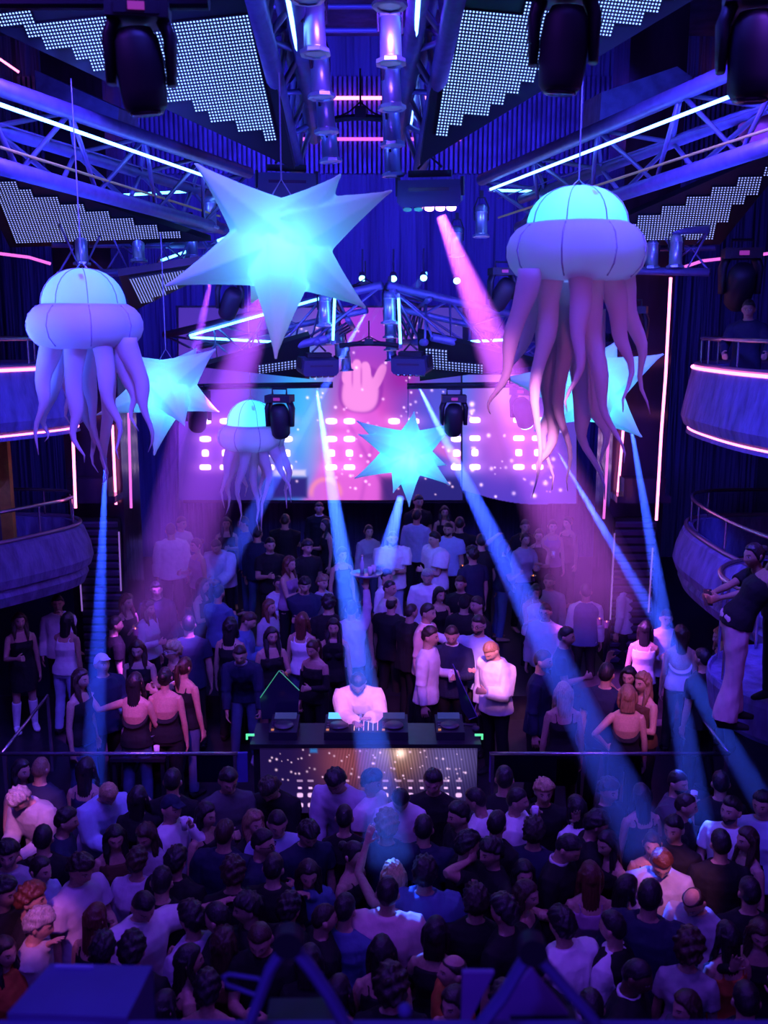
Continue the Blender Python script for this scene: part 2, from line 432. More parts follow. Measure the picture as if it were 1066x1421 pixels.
        if kind in ('tank', 'dress', 'halter'):
            for sd in (1, -1):
                if kind == 'halter': pts = [sp(1.33) + V((sd * 0.075, -0.135, 0)), sp(1.42) + V((sd * 0.065, -0.095, 0)), sp(1.485) + V((sd * 0.045, -0.03, 0)), sp(1.48) + V((sd * 0.01, 0.06, 0))]
                else: pts = [sp(1.33) + V((sd * 0.085, -0.125, 0)), sp(1.42) + V((sd * 0.095, -0.075, 0)), sp(1.462) + V((sd * 0.098, 0, 0)), sp(1.41) + V((sd * 0.090, 0.085, 0)), sp(1.33) + V((sd * 0.08, 0.105, 0))]
                mb.tube(pts, [(0.012, 0.009)] * len(pts), 8)
        if kind == 'off':
            for sd in (1, -1):
                S, E, H, st = K['arm', sd]
                ax = V((1, 0, 0)) if abs((H - E).normalized().x) < 0.8 else V((0, 1, 0))
                mb.loft(rings_of([S.lerp(E, 0.35), S.lerp(E, .7), E], [(.058, .058), (.052, .052), (.050, .050)], V((1, 0, 0)) if abs((E - S).normalized().x) < 0.8 else V((0, 1, 0)), 12))
                mb.loft(rings_of([E - (H - E).normalized() * .02, E.lerp(H, .3), E.lerp(H, .93)], [(.048, .048), (.047, .047), (.036, .034)], ax, 12))
        if sleeve:
            g = 0.86 if w else 1.0
            for sd in (1, -1):
                S, E, H, st = K['arm', sd]; e = ex * (1.25 if kind == 'tee' else 1.0) + fit * .5
                t_end = sleeve if sleeve <= 1 else 1.0
                ax = V((1, 0, 0)) if abs((E - S).normalized().x) < 0.8 else V((0, 1, 0))
                ts = [-1, 0, .14, .45, .8, 1.0] if t_end == 1 else [-1, 0, .14, .4, t_end + fit]
                rr = {-1: .040, 0: .055, .14: .058, .4: .055, .45: .054, .8: .047, 1.0: .045, t_end + fit: .055}
                P = [(S + V((-sd * 0.045, 0, 0.010))) if t == -1 else S.lerp(E, t) for t in ts]
                mb.tube([sp(1.47, .012) + V((sd * .05, 0, 0)), sp(1.43, .010) + V((sd * .10, 0, 0)), S + V((-sd * .02, 0, 0))], [(.040 * g + ex * .7, .042 * g + ex * .7), (.045 * g + ex * .8, .050 * g + ex * .8), (.052 * g + ex * .8, .058 * g + ex * .8)], 12)
                mb.loft(rings_of(P, [(rr[t] * g + e, rr[t] * g + e) for t in ts], ax, 12))
                if sleeve > 1:
                    ax = V((1, 0, 0)) if abs((H - E).normalized().x) < 0.8 else V((0, 1, 0))
                    mb.loft(rings_of([E - (H - E).normalized() * .03, E.lerp(H, .08), E.lerp(H, .35), E.lerp(H, .75), E.lerp(H, .95)],
                                     [((a) * g + e * .9, (a) * g + e * .9) for a in (.038, .044, .046, .037, .030)], ax, 12))
    mods = [('REMESH', dict(mode='VOXEL', voxel_size=vox))]
    if kind not in ('halter',): mods.append(('SMOOTH', dict(factor=0.5, iterations=2)))
    me = evaluated(mb, mods, kind)
    if amp: wrinkle(me, amp + (0.004 if kind in ('shirt', 'sweater', 'jacket') or fit > .015 else 0), 26, len(GARM))
    me.materials.append(None)
    GARM[gk] = me
    return me
HAIR = {}
def hair_mesh(kind, sex, seed=0):
    k = (kind, sex, seed)
    if k in HAIR: return HAIR[k]
    f = sex == 'f'; mb = MB(); rs = random.Random(seed + 11)
    thick = {'buzz': .007, 'short': .016, 'crop': .020, 'quiff': .022, 'curly': .030, 'bush': .048, 'long': .017, 'bob': .022, 'pony': .013, 'bun': .013, 'mop': .028, 'balding': .009, 'cap': .014, 'wavy': .024}[kind]
    lump = {'curly': .011, 'bush': .016, 'mop': .008, 'wavy': .007, 'crop': .004, 'quiff': .004}.get(kind, .0022)
    ph = [rs.uniform(0, 6.28) for _ in range(9)]
    def pt(d):
        b = head_point(d, f); x, y, z = d
        # hairline: forehead high, down behind the ears to the nape
        lim = 0.53 if y < -0.6 else (0.53 - (y + 0.6) / 0.8 * 0.45 if y < 0.2 else 0.08 - (y - 0.2) * 0.85)
        if kind in ('long', 'bob', 'pony', 'bun', 'wavy'): lim = 0.56 if y < -0.62 else (0.56 - (y + 0.62) / 0.6 * 0.80 if y < -0.02 else -0.24 - (y * 0.5))
        if kind in ('mop', 'bush', 'curly') and y < -0.4: lim -= 0.10
        s = max(0.0, min(1.0, (z - lim) / (0.30 if kind in ('short', 'crop', 'buzz', 'quiff') else 0.18) + 0.5))
        if kind == 'balding' and z > 0.62: s *= max(0, 1 - (z - 0.62) / 0.10)
        s = s * s * (3 - 2 * s)
        t = thick
        if kind == 'quiff': t += 0.022 * max(0, -y) * max(0, z)
        if kind in ('short', 'crop', 'quiff'): t *= 0.62 + 0.5 * max(0, z)
        n = sum(math.sin(d.dot(V((math.cos(p) * 9, math.sin(p * 1.7) * 9, math.cos(p * 2.3) * 9))) * (1.0 + .18 * i) + p) for i, p in enumerate(ph)) / 3.2
        return b + d * (-0.012 + s * (t + 0.012) + s * n * lump)
    vs, fs = head_grid(pt, 48, 36); mb.add(vs, fs)
    if kind in ('long', 'wavy', 'bob'):
        L = {'long': .40, 'wavy': .34, 'bob': .16}[kind]
        n = 7; pts = []; ab = []
        for i in range(n):
            t = i / (n - 1)
            sw = (0.008 * math.sin(t * 9 + ph[0])) if kind == 'wavy' else 0
            pts.append(V((sw, 0.040 + 0.040 * min(1, t * 1.6), 0.055 - (L + .055) * t)))
            ab.append((0.082 - (0.0 if kind == 'bob' else 0.018) * t + (.012 if kind == 'wavy' else 0), 0.060 - 0.032 * min(1, t * 1.3)))
        mb.loft(rings_of(pts, ab, (1, 0, 0), 16, sq=2.4))
        for sd in (1, -1):                        # locks in front of the shoulders
            l2 = L * rs.uniform(.55, .95)
            mb.tube([V((sd * .045, -.015, .085)), V((sd * .074, .002, .03)), V((sd * .080, .006, -.03)), V((sd * .086, .004 + (0 if kind == 'bob' else -.04), -.02 - l2 * .45)), V((sd * .082, (.01 if kind == 'bob' else -.075), -.02 - l2 * .9))], [(.016, .03), (.018, .042), (.020, .042), (.026, .034), (.010, .014)], 10)
    if kind == 'pony':
        mb.tube([V((0, .09, .06)), V((0, .135, .055)), V((0, .155, -.02)), V((0, .150, -.14)), V((0, .14, -.24))], [.022, .028, .034, .028, .008], 10)
    if kind == 'bun':
        mb.lathe([(.001, .045), (.032, .034), (.045, 0), (.032, -.034), (.001, -.045)], 12, Matrix.Translation(V((0, .115, .055))))
    if kind == 'cap':
        mb.tube([V((-.05, -.075, .062)), V((-.03, -.13, .055)), V((.03, -.13, .055)), V((.05, -.075, .062))], [(.01, .012)] * 4, 8)
        mb.add([V((-.06, -.07, .060)), V((.06, -.07, .060)), V((.045, -.15, .050)), V((-.045, -.15, .050)), V((-.06, -.07, .072)), V((.06, -.07, .072)), V((.045, -.15, .058)), V((-.045, -.15, .058))],
               [(3, 2, 1, 0), (4, 5, 6, 7), (0, 1, 5, 4), (1, 2, 6, 5), (2, 3, 7, 6), (3, 0, 4, 7)])
    mods = [('REMESH', dict(mode='VOXEL', voxel_size=0.008 if kind != 'bush' else 0.011))] if kind not in ('buzz', 'short', 'crop', 'quiff', 'curly', 'balding', 'mop') else []
    mods.append(('SMOOTH', dict(factor=0.4, iterations=1)))
    me = evaluated(mb, mods, 'hair')
    if kind in ('long', 'wavy', 'bob'):           # strands: ridges running down
        n = len(me.vertices); c = np.empty(n * 3); me.vertices.foreach_get('co', c); c = c.reshape(n, 3)
        nr = np.empty(n * 3); me.vertices.foreach_get('normal', nr); nr = nr.reshape(n, 3)
        an = np.arctan2(c[:, 0], c[:, 1] - .02)
        rad = (np.sin(an * 23 + c[:, 2] * 7) + np.sin(an * 41 + c[:, 2] * 11)) * 0.0022
        low = np.clip((0.10 - c[:, 2]) / .1, 0, 1)
        c += nr * (rad * low)[:, None]; me.vertices.foreach_set('co', c.ravel()); me.update()
    me.materials.append(None)
    HAIR[k] = me
    return me
SKIN = {'l': (.62, .40, .31), 'm': (.50, .31, .22), 't': (.36, .21, .14), 'd': (.10, .052, .034)}
HCOL = {'bk': (.012, .010, .012), 'br': (.045, .022, .014), 'dk': (.022, .014, .012), 'rd': (.11, .036, .018), 'bl': (.46, .30, .15), 'lb': (.26, .15, .08), 'gy': (.34, .32, .31)}
CCOL = {'wh': (.78, .78, .80), 'bk': (.012, .012, .014), 'nv': (.018, .024, .06), 'gy': (.085, .085, .10), 'lg': (.36, .36, .40), 'lv': (.50, .46, .58), 'pk': (.72, .50, .50), 'bl': (.08, .13, .30), 'sk': (.40, .50, .72),
        'bg': (.52, .42, .34), 'dn': (.07, .10, .19), 'or': (.46, .12, .035), 'cr': (.70, .66, .58), 'mv': (.36, .20, .34), 'br': (.10, .05, .03)}
def skin_mat(s):
    if 'skin_' + s in MATS: return MATS['skin_' + s]
    m = mat('skin_' + s, SKIN[s], 0.48, spec=0.45); return bumpy(m, 60, 0.12, 0.004, vary=0.10)
def hair_mat(s):
    if 'hair_' + s in MATS: return MATS['hair_' + s]
    m = mat('hair_' + s, HCOL[s], 0.42, spec=0.6); return bumpy(m, 34, 0.7, 0.008, stretch=(3.2, 3.2, .5), vary=0.35)
def cloth_mat(s):
    if 'cloth_' + s in MATS: return MATS['cloth_' + s]
    m = mat('cloth_' + s, CCOL[s], 0.8, spec=0.25); return bumpy(m, 16, 0.35, 0.02, vary=0.06)
FLOORZ = {'F': 0.0, 'S': 0.5, 'U': 0.85, 'B': 2.58, 'T': 4.66}
def slot(o, i, m): o.material_slots[i].link = 'OBJECT'; o.material_slots[i].material = m
PEOPLE = []
def person(px, py, zone, sex, face, pose, top, bottom, hair, label, hy=0, hp=0, skin='m', h=None, fit=0.0, group=None, hold=None, extra=(), seed=None):
    """head centre shows at picture point (px, py); face: 0 looks at the camera, 90 to picture right, 180 away"""
    i = len(PEOPLE)
    if seed is None: seed = i % 2
    key = (sex, pose, hy, hp, seed)
    me, K = body_mesh(*key)
    rnd = random.Random(i * 7 + 3)
    if h is None: h = rnd.uniform(1.72, 1.82) if sex == 'm' else rnd.uniform(1.66, 1.74)
    s = h / 1.76
    fz = FLOORZ[zone] if isinstance(zone, str) else zone
    hc = K['headc'] * s
    P = at_z(px, py, fz + hc.z)
    rz = Matrix.Rotation(R(face), 3, 'Z')
    o = obj('person', me); tag(o, label, 'person', group or {'F': 'dancers packed on the floor', 'S': 'guests on the stage', 'U': 'guests at the back of the stage', 'B': 'women on the balcony'}.get(zone if isinstance(zone, str) else 'S'))
    o.rotation_euler = (0, 0, R(face)); o.scale = (s, s, s)
    off = rz @ V((hc.x, hc.y, 0)); o.location = (P.x - off.x, P.y - off.y, fz)
    slot(o, 0, skin_mat(skin)); slot(o, 1, mat('lips', (.36, .10, .10), .4)); slot(o, 2, mat('eye_white', (.42, .38, .36), .3)); slot(o, 3, mat('brow_dark', (.11, .07, .055), .5))
    hk, hc_ = hair
    if hk:
        hm = obj('cap' if hk == 'cap' else 'hair', hair_mesh(hk, sex, i % 2), o); hm.matrix_local = K['head']
        slot(hm, 0, hair_mat(hc_) if hk != 'cap' else cloth_mat(hc_))
    names = {'tee': 't_shirt', 'tank': 'tank_top', 'off': 'off_shoulder_top', 'halter': 'halter_top', 'vest': 'waistcoat'}
    for item in ([top] if isinstance(top, tuple) else list(top)) + [bottom] + list(extra):
        if not item: continue
        g, c = item[0], item[1]; ft = item[2] if len(item) > 2 else (fit if item[0] in ('tee', 'shirt', 'sweater', 'jacket') else 0.0)
        if g == 'collar':
            mb = MB(); sp = K['spine']; ring = []
            for k in range(17):
                a = 2 * math.pi * k / 16
                ring.append(sp(1.495 + 0.012 * math.cos(a)) + V((math.sin(a) * 0.076, math.cos(a) * 0.070 + .004, 0)))
            mb.tube(ring, [(.010, .020)] * 17, 8); me2 = mb.mesh('collar', (None,), True); ob = obj('collar', me2, o)
        elif g == 'hem':
            mb = MB(); sp = K['spine']
            mb.loft(rings_of([sp(.83), sp(.93)], [(.182, .140), (.186, .142)], (1, 0, 0), 20, sq=2.3)); ob = obj('shirt_tail', mb.mesh('shirt_tail', (None,), True), o)
        elif g == 'glasses':
            mb = MB(); Mh = K['head']
            for sd in (1, -1):
                mb.tube([Mh @ V((sd * (.032 + .021 * math.cos(a)), -.098, .002 + .017 * math.sin(a))) for a in [6.2832 * q / 10 for q in range(11)]], .0028, 5)
                mb.tube([Mh @ V((sd * .053, -.096, .006)), Mh @ V((sd * .078, -.04, .006)), Mh @ V((sd * .082, .015, .006))], .0026, 5)
            mb.tube([Mh @ V((.011, -.101, .004)), Mh @ V((-.011, -.101, .004))], .0026, 5)
            ob = obj('glasses', mb.mesh('glasses', (None,), True), o)
        elif g == 'wristband':
            mb = MB(); sd = item[2]; S, E, H, st = K['arm', sd]; d = (H - E).normalized(); c0 = E.lerp(H, .9)
            mb.loft(rings_of([c0 - d * .014, c0 + d * .014], [(.036, .033)] * 2, V((1, 0, 0)) if abs(d.x) < .8 else V((0, 1, 0)), 14)); ob = obj('wristband', mb.mesh('wristband', (None,), True), o)
        elif g == 'beard':
            mb = MB(); Mh = K['head']
            def bp(d):
                b = head_point(d); k_ = max(0, min(1, (-d.z - .30) / .2)) * max(0, min(1, (-d.y + .25) / .3)); k_ *= 0 if bump2(b.x, b.z + .066, .03, .014) > .6 else 1
                return Mh @ (b + d * (-.010 + .018 * k_))
            mb.add(*head_grid(bp, 36, 28)); ob = obj('beard', mb.mesh('beard', (None,), True), o); slot(ob, 0, hair_mat(c)); continue
        else:
            ob = obj(names.get(g, g), garment(g, key, ft), o)
        slot(ob, 0, cloth_mat(c) if g != 'wristband' else mat('band_yellow', (.9, .55, .05), .5))
    if zone == 'S' and not any(q[0] in ('boots', 'shoes') for q in extra):
        ob = obj('shoes', garment('shoes', key), o); slot(ob, 0, cloth_mat('bk'))
    M = Matrix.Translation(o.location) @ Matrix.Rotation(R(face), 4, 'Z') @ Matrix.Scale(s, 4)
    PEOPLE.append((o, K, M))
    if hold:
        for what, sd, lb in (hold if isinstance(hold, list) else [hold]): hold_thing(what, M @ K['hold', sd], lb)
    return o
HELD = {}
def hold_thing(kind, p, label):
    """a glass, cup, bottle or phone in a hand: its own thing"""
    p = Vector(p)
    if kind not in HELD:
        mb = MB()
        if kind in ('glass', 'cup'):
            r = .034; hgt = .115
            mb.lathe([(.001, -.06), (r * .80, -.06), (r, hgt - .06), (r - .004, hgt - .06), (r * .78 - .004, -.050), (.001, -.050)], 14)
            me = mb.mesh('drinking_glass', (mat('glass_clear', (.75, .78, .85), .08, spec=.9) if kind == 'glass' else mat('cup_white', (.75, .75, .78), .45),), True)
            dm = MB(); dm.lathe([(.001, -.049), (r * .78 - .005, -.049), (r * .93 - .005, .02), (.001, .02)], 14)
            HELD[kind] = (me, dm.mesh('drink', (mat('drink_amber', (.30, .10, .03), .1),), True))
        elif kind == 'bottle':
            mb.lathe([(.001, -.11), (.030, -.11), (.031, .03), (.022, .065), (.012, .09), (.012, .14), (.001, .14)], 14)
            me = mb.mesh('bottle', (mat('bottle_pale', (.55, .62, .75), .2),), True)
            dm = MB(); dm.lathe([(.001, .135), (.0135, .135), (.0135, .155), (.001, .155)], 12)
            HELD[kind] = (me, dm.mesh('bottle_cap', (mat('cap_metal', (.6, .6, .6), .3, 1),), True))
        elif kind == 'flute':
            mb.lathe([(.001, -.10), (.030, -.10), (.030, -.096), (.004, -.092), (.004, -.03), (.022, .0), (.026, .05), (.023, .085), (.020, .085), (.022, .05), (.018, .003), (.001, -.01)], 14)
            me = mb.mesh('wine_glass', (mat('glass_clear', (.75, .78, .85), .08, spec=.9),), True); HELD[kind] = (me, None)
        elif kind == 'phone':
            mb.box((0, 0, 0), (.072, .009, .148)); me = mb.mesh('phone', (mat('phone_body', (.03, .03, .035), .25),))
            dm = MB(); dm.box((0, .0052, 0), (.064, .001, .138)); HELD[kind] = (me, dm.mesh('screen', (mat('phone_screen', (.02, .02, .03), .2, emit=(.35, .4, 1), es=.5),)))
    me, sub = HELD[kind]
    nm = {'glass': 'drinking_glass', 'cup': 'drinking_cup', 'bottle': 'bottle', 'flute': 'wine_glass', 'phone': 'phone'}[kind]
    o = obj(nm, me); o.location = p; tag(o, label, {'glass': 'glass', 'cup': 'cup', 'bottle': 'bottle', 'flute': 'glass', 'phone': 'phone'}[kind], 'drinks and phones held in the crowd')
    if kind == 'phone': o.rotation_euler = (R(-25), 0, 0)
    if sub is not None: obj({'phone': 'screen', 'bottle': 'bottle_cap'}.get(kind, 'drink'), sub, o)
    return o
# ================================================================ the room
m_floor = bumpy(mat('floor_dark', (.012, .010, .016), .35), 3, .15, .01, vary=.4)
m_wall = bumpy(mat('wall_dark', (.05, .045, .07), .8), 4, .2, .02, vary=.3)
m_drape = bumpy(mat('drape_blue', (.10, .08, .22), .9), 1.0, 1.0, .35, stretch=(5, 5, .15), vary=.25)
m_black = bumpy(mat('black_paint', (.012, .012, .016), .45), 20, .1, .004)
m_stage = bumpy(mat('stage_black', (.015, .013, .02), .4), 8, .1, .004, vary=.4)
m_par = bumpy(mat('parapet_plush', (.16, .15, .40), .75), 5, .8, .06, stretch=(1.6, 1.6, .5), vary=.35)
m_trim = mat('balcony_trim', (.30, .22, .36), .3, .6)
m_steel = mat('rail_steel', (.55, .5, .6), .25, .9)
m_pink = mat('led_pink', (.1, .02, .05), .4, emit=(1.0, .20, .50), es=4.2)
m_pinkdim = mat('led_pink_dim', (.1, .02, .05), .4, emit=(.75, .14, .70), es=1.3)
m_lav = mat('led_lavender_dim', (.1, .05, .1), .4, emit=(.42, .20, .9), es=.55)

def slab(name, c, size, m, kind='structure'):
    mb = MB(); mb.box((0, 0, 0), size); o = mb.build(name, m, loc=c)
    o['kind'] = kind
    return o
slab('floor', (0, 9.0, -.1), (17, 26, .2), m_floor)
slab('wall_back', (0, 21.5, 5.8), (17, .2, 12.0), m_drape)
slab('wall_left', (-8.4, 9.0, 5.8), (.2, 26, 12.0), m_wall)
slab('wall_right', (8.4, 9.0, 5.8), (.2, 26, 12.0), m_wall)
m_ceil = bumpy(mat('ceiling_dark', (.07, .05, .13), .9), 2.0, .9, .15, stretch=(1, 1, 1), vary=.5)
slab('ceiling', (0, 13.5, 11.9), (17, 17, .2), m_ceil)
slab('floor_stage', (0, 15.65, .25), (16, 11.5, .5), m_stage)
slab('floor_stage_riser', (0, 17.2, .675), (15.8, 8.4, .35), m_stage)

# corrugated band high on the back wall, with its two light strips
mb = MB()
for i in range(150):
    x = -7.5 + i * .1
    mb.box((x, 21.33, 10.05), (.055, .10, 1.9))
o = mb.build('trim_corrugated', bumpy(mat('corrugated', (.15, .10, .30), .55, .3), 3, .3, .02, vary=.4)); o['kind'] = 'structure'
for (y0, x0, x1, lab) in ((193, 400, 640, 'pink light strip along the lower edge of the corrugated band'), (136, 452, 592, 'pink light strip halfway up the corrugated band')):
    a = at(x0, y0, 21.2); b = at(x1, y0, 21.2); mb = MB(); mb.bar(a, b, .06)
    tag(mb.build('light_strip', m_pink if y0 < 150 else m_pinkdim), lab, 'light strip', 'light strips on the walls')
for (y0, z) in ((12, 0), (45, 0)):
    mb = MB(); mb.tube([at(300, y0 - 3, 18), at(760, y0 - 3, 18)], .045, 10)
    tag(mb.build('ceiling_pipe', mat('pipe_lav', (.25, .2, .5), .4, .4)), 'thin grey pipe under the ceiling, %s' % ('at the top edge' if y0 == 12 else 'second from the top edge'), 'pipe', 'pipes under the ceiling')
for sd, pts, lab in ((-1, [(48, 97), (165, 150), (163, 182), (50, 125)], 'blue box duct hanging above the left truss'), (1, [(835, 128), (940, 92), (962, 108), (832, 172)], 'blue box duct hanging above the right truss')):
    poly = [at(x, y, 13.0) for x, y in pts]
    mb = MB(); mb.prism(poly, (0, 1.1, .12)); ob = mb.build('air_duct', bumpy(mat('duct_blue', (.13, .13, .34), .6), 6, .3, .02, vary=.3)); tag(ob, lab, 'duct', 'air ducts')

# ---- balconies: a curved plan line, then a profile swept along it
def sweep(path, prof, name, m, parent=None, closed=True, smooth=False):
    """path: (x, y) plan points; prof: (out, z) with out pointing into the hall"""
    mb = MB(); rings = []
    n = len(path)
    for i in range(n):
        a = V((*path[max(i - 1, 0)], 0)); b = V((*path[min(i + 1, n - 1)], 0)); t = (b - a).normalized()
        nrm = V((t.y, -t.x, 0))
        rings.append([V((path[i][0], path[i][1], 0)) + nrm * o_ + V((0, 0, z)) for o_, z in prof])
    mb.loft(rings, closed)
    return mb.build(name, m, parent, smooth)
def arc(pts, n=8):
    """Catmull-Rom through plan points"""
    out = []
    P = [pts[0]] + list(pts) + [pts[-1]]
    for i in range(1, len(P) - 2):
        p0, p1, p2, p3 = [np.array(q, float) for q in P[i - 1:i + 3]]
        for k in range(n):
            t = k / n
            out.append(tuple(.5 * ((2 * p1) + (-p0 + p2) * t + (2 * p0 - 5 * p1 + 4 * p2 - p3) * t * t + (-p0 + 3 * p1 - 3 * p2 + p3) * t ** 3)))
    out.append(tuple(pts[-1])); return out
rightline = arc([(6.2, 14.0), (4.75, 13.9), (4.25, 13.4), (4.12, 12.2), (4.30, 10.6), (5.2, 8.2), (6.6, 6.0)])
leftline = arc([(-8.2, 7.0), (-6.9, 9.2), (-5.6, 11.2), (-4.75, 12.3), (-4.28, 13.2), (-4.5, 13.8), (-5.2, 14.0), (-6.2, 14.0)])
def tube_prof(r, o_, z, n=8): return [(o_ + r * math.cos(2 * math.pi * k / n), z + r * math.sin(2 * math.pi * k / n)) for k in range(n)]
for side, line, sg in (('left', leftline, 1), ('right', rightline, 1)):
    for tier, zf, par, ptop in (('lower', 2.66, (2.42, 2.60), 3.25), ('upper', 4.66, (4.62, 4.72), 5.46)):
        o = sweep(line, [(-3.5, zf), (-.10, zf), (-.10, zf - (.22 if tier == 'lower' else .10)), (-3.5, zf - .22)], 'floor_balcony_%s_%s' % (tier, side), m_stage); o['kind'] = 'structure'
        bul = [(0, ptop), (.05, ptop - .05), (.13, zf + .32), (.16, zf + .14), (.12, zf + .02), (.05, zf - .02), (.08, zf - .10), (.02, par[0]), (-.10, par[0]), (-.10, ptop)]
        o = sweep(line, bul, 'wall_parapet_%s_%s' % (tier, side), m_par, smooth=False); o['kind'] = 'structure'
        sweep(line, tube_prof(.028, 0, ptop + .02), 'trim_parapet_%s_%s' % (tier, side), m_trim, smooth=True)['kind'] = 'structure'
        # handrail on posts
        e = empty('handrail', (line[12][0], line[12][1], ptop), 'steel handrail on thin posts along the %s balcony at %s' % (tier, side), 'handrail', 'balcony handrails')
        zr = ptop + (.40 if tier == 'lower' else .36)
        q = sweep(line, tube_prof(.026, -.06, zr), 'rail', m_steel, smooth=True); q.parent = e; q.location = -e.location
        for k in range(3, len(line), 6):
            mb = MB(); mb.tube([(0, 0, 0), (0, 0, zr - ptop)], .014, 8); p = mb.build('post', m_steel, e); p.location = V((line[k][0], line[k][1], 0)) - V((e.location.x, e.location.y, 0)) + V((-.06 if side == 'right' else .06, 0, 0)) * -1
        if tier == 'upper':
            for zz, w_, wh in ((ptop - .02, .020, 'top'), (par[0] + .0, .016, 'bottom')):
                s_ = sweep(line, tube_prof(w_, .045 if wh == 'top' else .05, zz), 'light_strip', m_pink, smooth=True)
                tag(s_, 'pink light strip curving along the %s edge of the upper %s balcony' % (wh, side), 'light strip', 'light strips on the walls')
# small round balcony on the right where two women stand
bx, by = 3.92, 9.15
mb = MB(); mb.lathe([(.001, 2.54), (.98, 2.54), (1.0, 2.58), (1.02, 2.58), (1.03, 2.52), (.98, 2.20), (.90, 2.12), (.001, 2.12)], 40, Matrix.Translation(V((bx + .35, by, 0))))
o = mb.build('floor_round_balcony', m_par); o['kind'] = 'structure'
e = empty('curved_handrail', (bx + .35, by, 2.58), 'curved steel handrail of the small round balcony on the right', 'handrail', 'balcony handrails')
mb = MB(); mb.tube([(.95 * math.cos(a), .95 * math.sin(a), .98) for a in [R(95 + 9 * k) for k in range(22)]], .03, 10); mb.build('rail', m_steel, e, True)
for k in range(5):
    a = R(105 + 40 * k); mb = MB(); mb.tube([(.95 * math.cos(a), .95 * math.sin(a), 0), (.95 * math.cos(a), .95 * math.sin(a), .98)], .015, 8); mb.build('post', m_steel, e)
# back walls of the balconies with a doorway on the left
for sd, nm in ((-1, 'left'), (1, 'right')):
    slab('wall_balcony_%s' % nm, (sd * 7.2, 10.3, 5.5), (.15, 7.5, 11), m_wall)
e = empty('door_frame', at(14, 752, 13.3), 'ochre yellow door frame on the lower left balcony', 'door frame')
m_och = bumpy(mat('ochre_paint', (.55, .33, .05), .6), 8, .2, .01, vary=.2)
mb = MB(); mb.box((0, 0, .85), (.16, .12, 1.7)); mb.build('jamb', m_och, e)
mb = MB(); mb.box((-.55, 0, 1.66), (1.0, .12, .14)); mb.build('lintel', m_och, e)

# ---- pillars at the stage opening, with louvred fronts and light strips
m_pil = bumpy(mat('pillar_gloss', (.035, .02, .05), .22, .2), 2.5, .5, .05, stretch=(1, 1, .3), vary=.4)
for sd, nm in ((-1, 'left'), (1, 'right')):
    x0, x1, xc = (3.40, 4.20, 3.78) if sd > 0 else (3.92, 4.76, 4.30); D = 14.35
    slab('pillar_%s' % nm, (sd * (x0 + x1) / 2, D + .55, 5.9), (x1 - x0, 1.0, 11.8), m_pil)
    e = empty('louvre_panel', (sd * xc, D, .85), 'dark louvred panel of flat slats on the %s pillar' % nm, 'louvre', 'louvred panels on the pillars')
    mb = MB(); mb.box((0, 0, 1.15), (.66, .05, 2.3)); mb.build('panel', m_black, e)
    mb = MB()
    for k in range(18): mb.box((0, -.045, .08 + k * .125), (.60, .05, .07), Matrix.Rotation(R(25), 3, 'X'))
    mb.build('slat_stack', bumpy(mat('slat_violet', (.09, .06, .14), .4), 4, .2, .01), e)
    # ledge with a speaker box above the panel
    mb = MB(); mb.box((0, 0, 0), (.78, .5, .10)); mb.box((0, -.1, .18), (.60, .3, .26)); ob = mb.build('pillar_ledge', m_pil, loc=(sd * xc, D - .18, 3.50)); tag(ob, 'dark ledge jutting from the %s pillar above its louvres' % nm, 'ledge', 'pillar ledges')
def strip(pxs, D, m, lab, r=.02, name='light_strip'):
    mb = MB(); mb.tube([at(x, y, D) for x, y in pxs], r, 8)
    tag(mb.build(name, m), lab, 'light strip', 'light strips on the walls')
strip([(95, 485), (101, 600), (105, 705)], 13.1, m_pink, 'tall pink vertical light strip beside the left balcony end')
strip([(156, 590), (161, 700)], 14.3, m_pink, 'short pink vertical light strip on the left pillar')
strip([(176, 480), (182, 705)], 14.3, m_pinkdim, 'dim pink vertical light strip on the stage side of the left pillar')
strip([(931, 385), (924, 520), (918, 600), (911, 722)], 13.1, m_pink, 'tall pink vertical light strip beside the right balcony end')
strip([(866, 585), (857, 690)], 14.3, m_pink, 'short pink vertical light strip on the right pillar')
strip([(845, 600), (838, 720)], 14.3, m_pinkdim, 'dim pink vertical light strip on the stage side of the right pillar')
strip([(165, 738), (168, 820)], 14.25, m_lav, 'thin violet vertical strip at the right edge of the left louvres', .012)
strip([(108, 752), (114, 848)], 14.25, m_lav, 'thin violet vertical strip at the left edge of the left louvres', .012)
strip([(853, 740), (847, 860)], 14.25, m_lav, 'thin violet vertical strip at the left edge of the right louvres', .012)
strip([(906, 760), (900, 850)], 14.25, m_lav, 'thin violet vertical strip at the right edge of the right louvres', .012)
strip([(0, 82), (26, 100)], 20.8, m_pink, 'short pink light strip high in the upper left corner', .022)
strip([(998, 102), (1042, 78)], 21.2, m_pink, 'short pink light strip high in the upper right corner', .022)
# upper end of the side balconies towards the stage: curved soffit strips
strip([(945, 372), (975, 362), (1020, 357), (1066, 352)], 13.0, m_pinkdim, 'dim pink strip along the third balcony edge on the right', .02)
strip([(0, 352), (40, 357), (70, 366)], 13.0, m_pinkdim, 'dim pink strip along the third balcony edge on the left', .02)

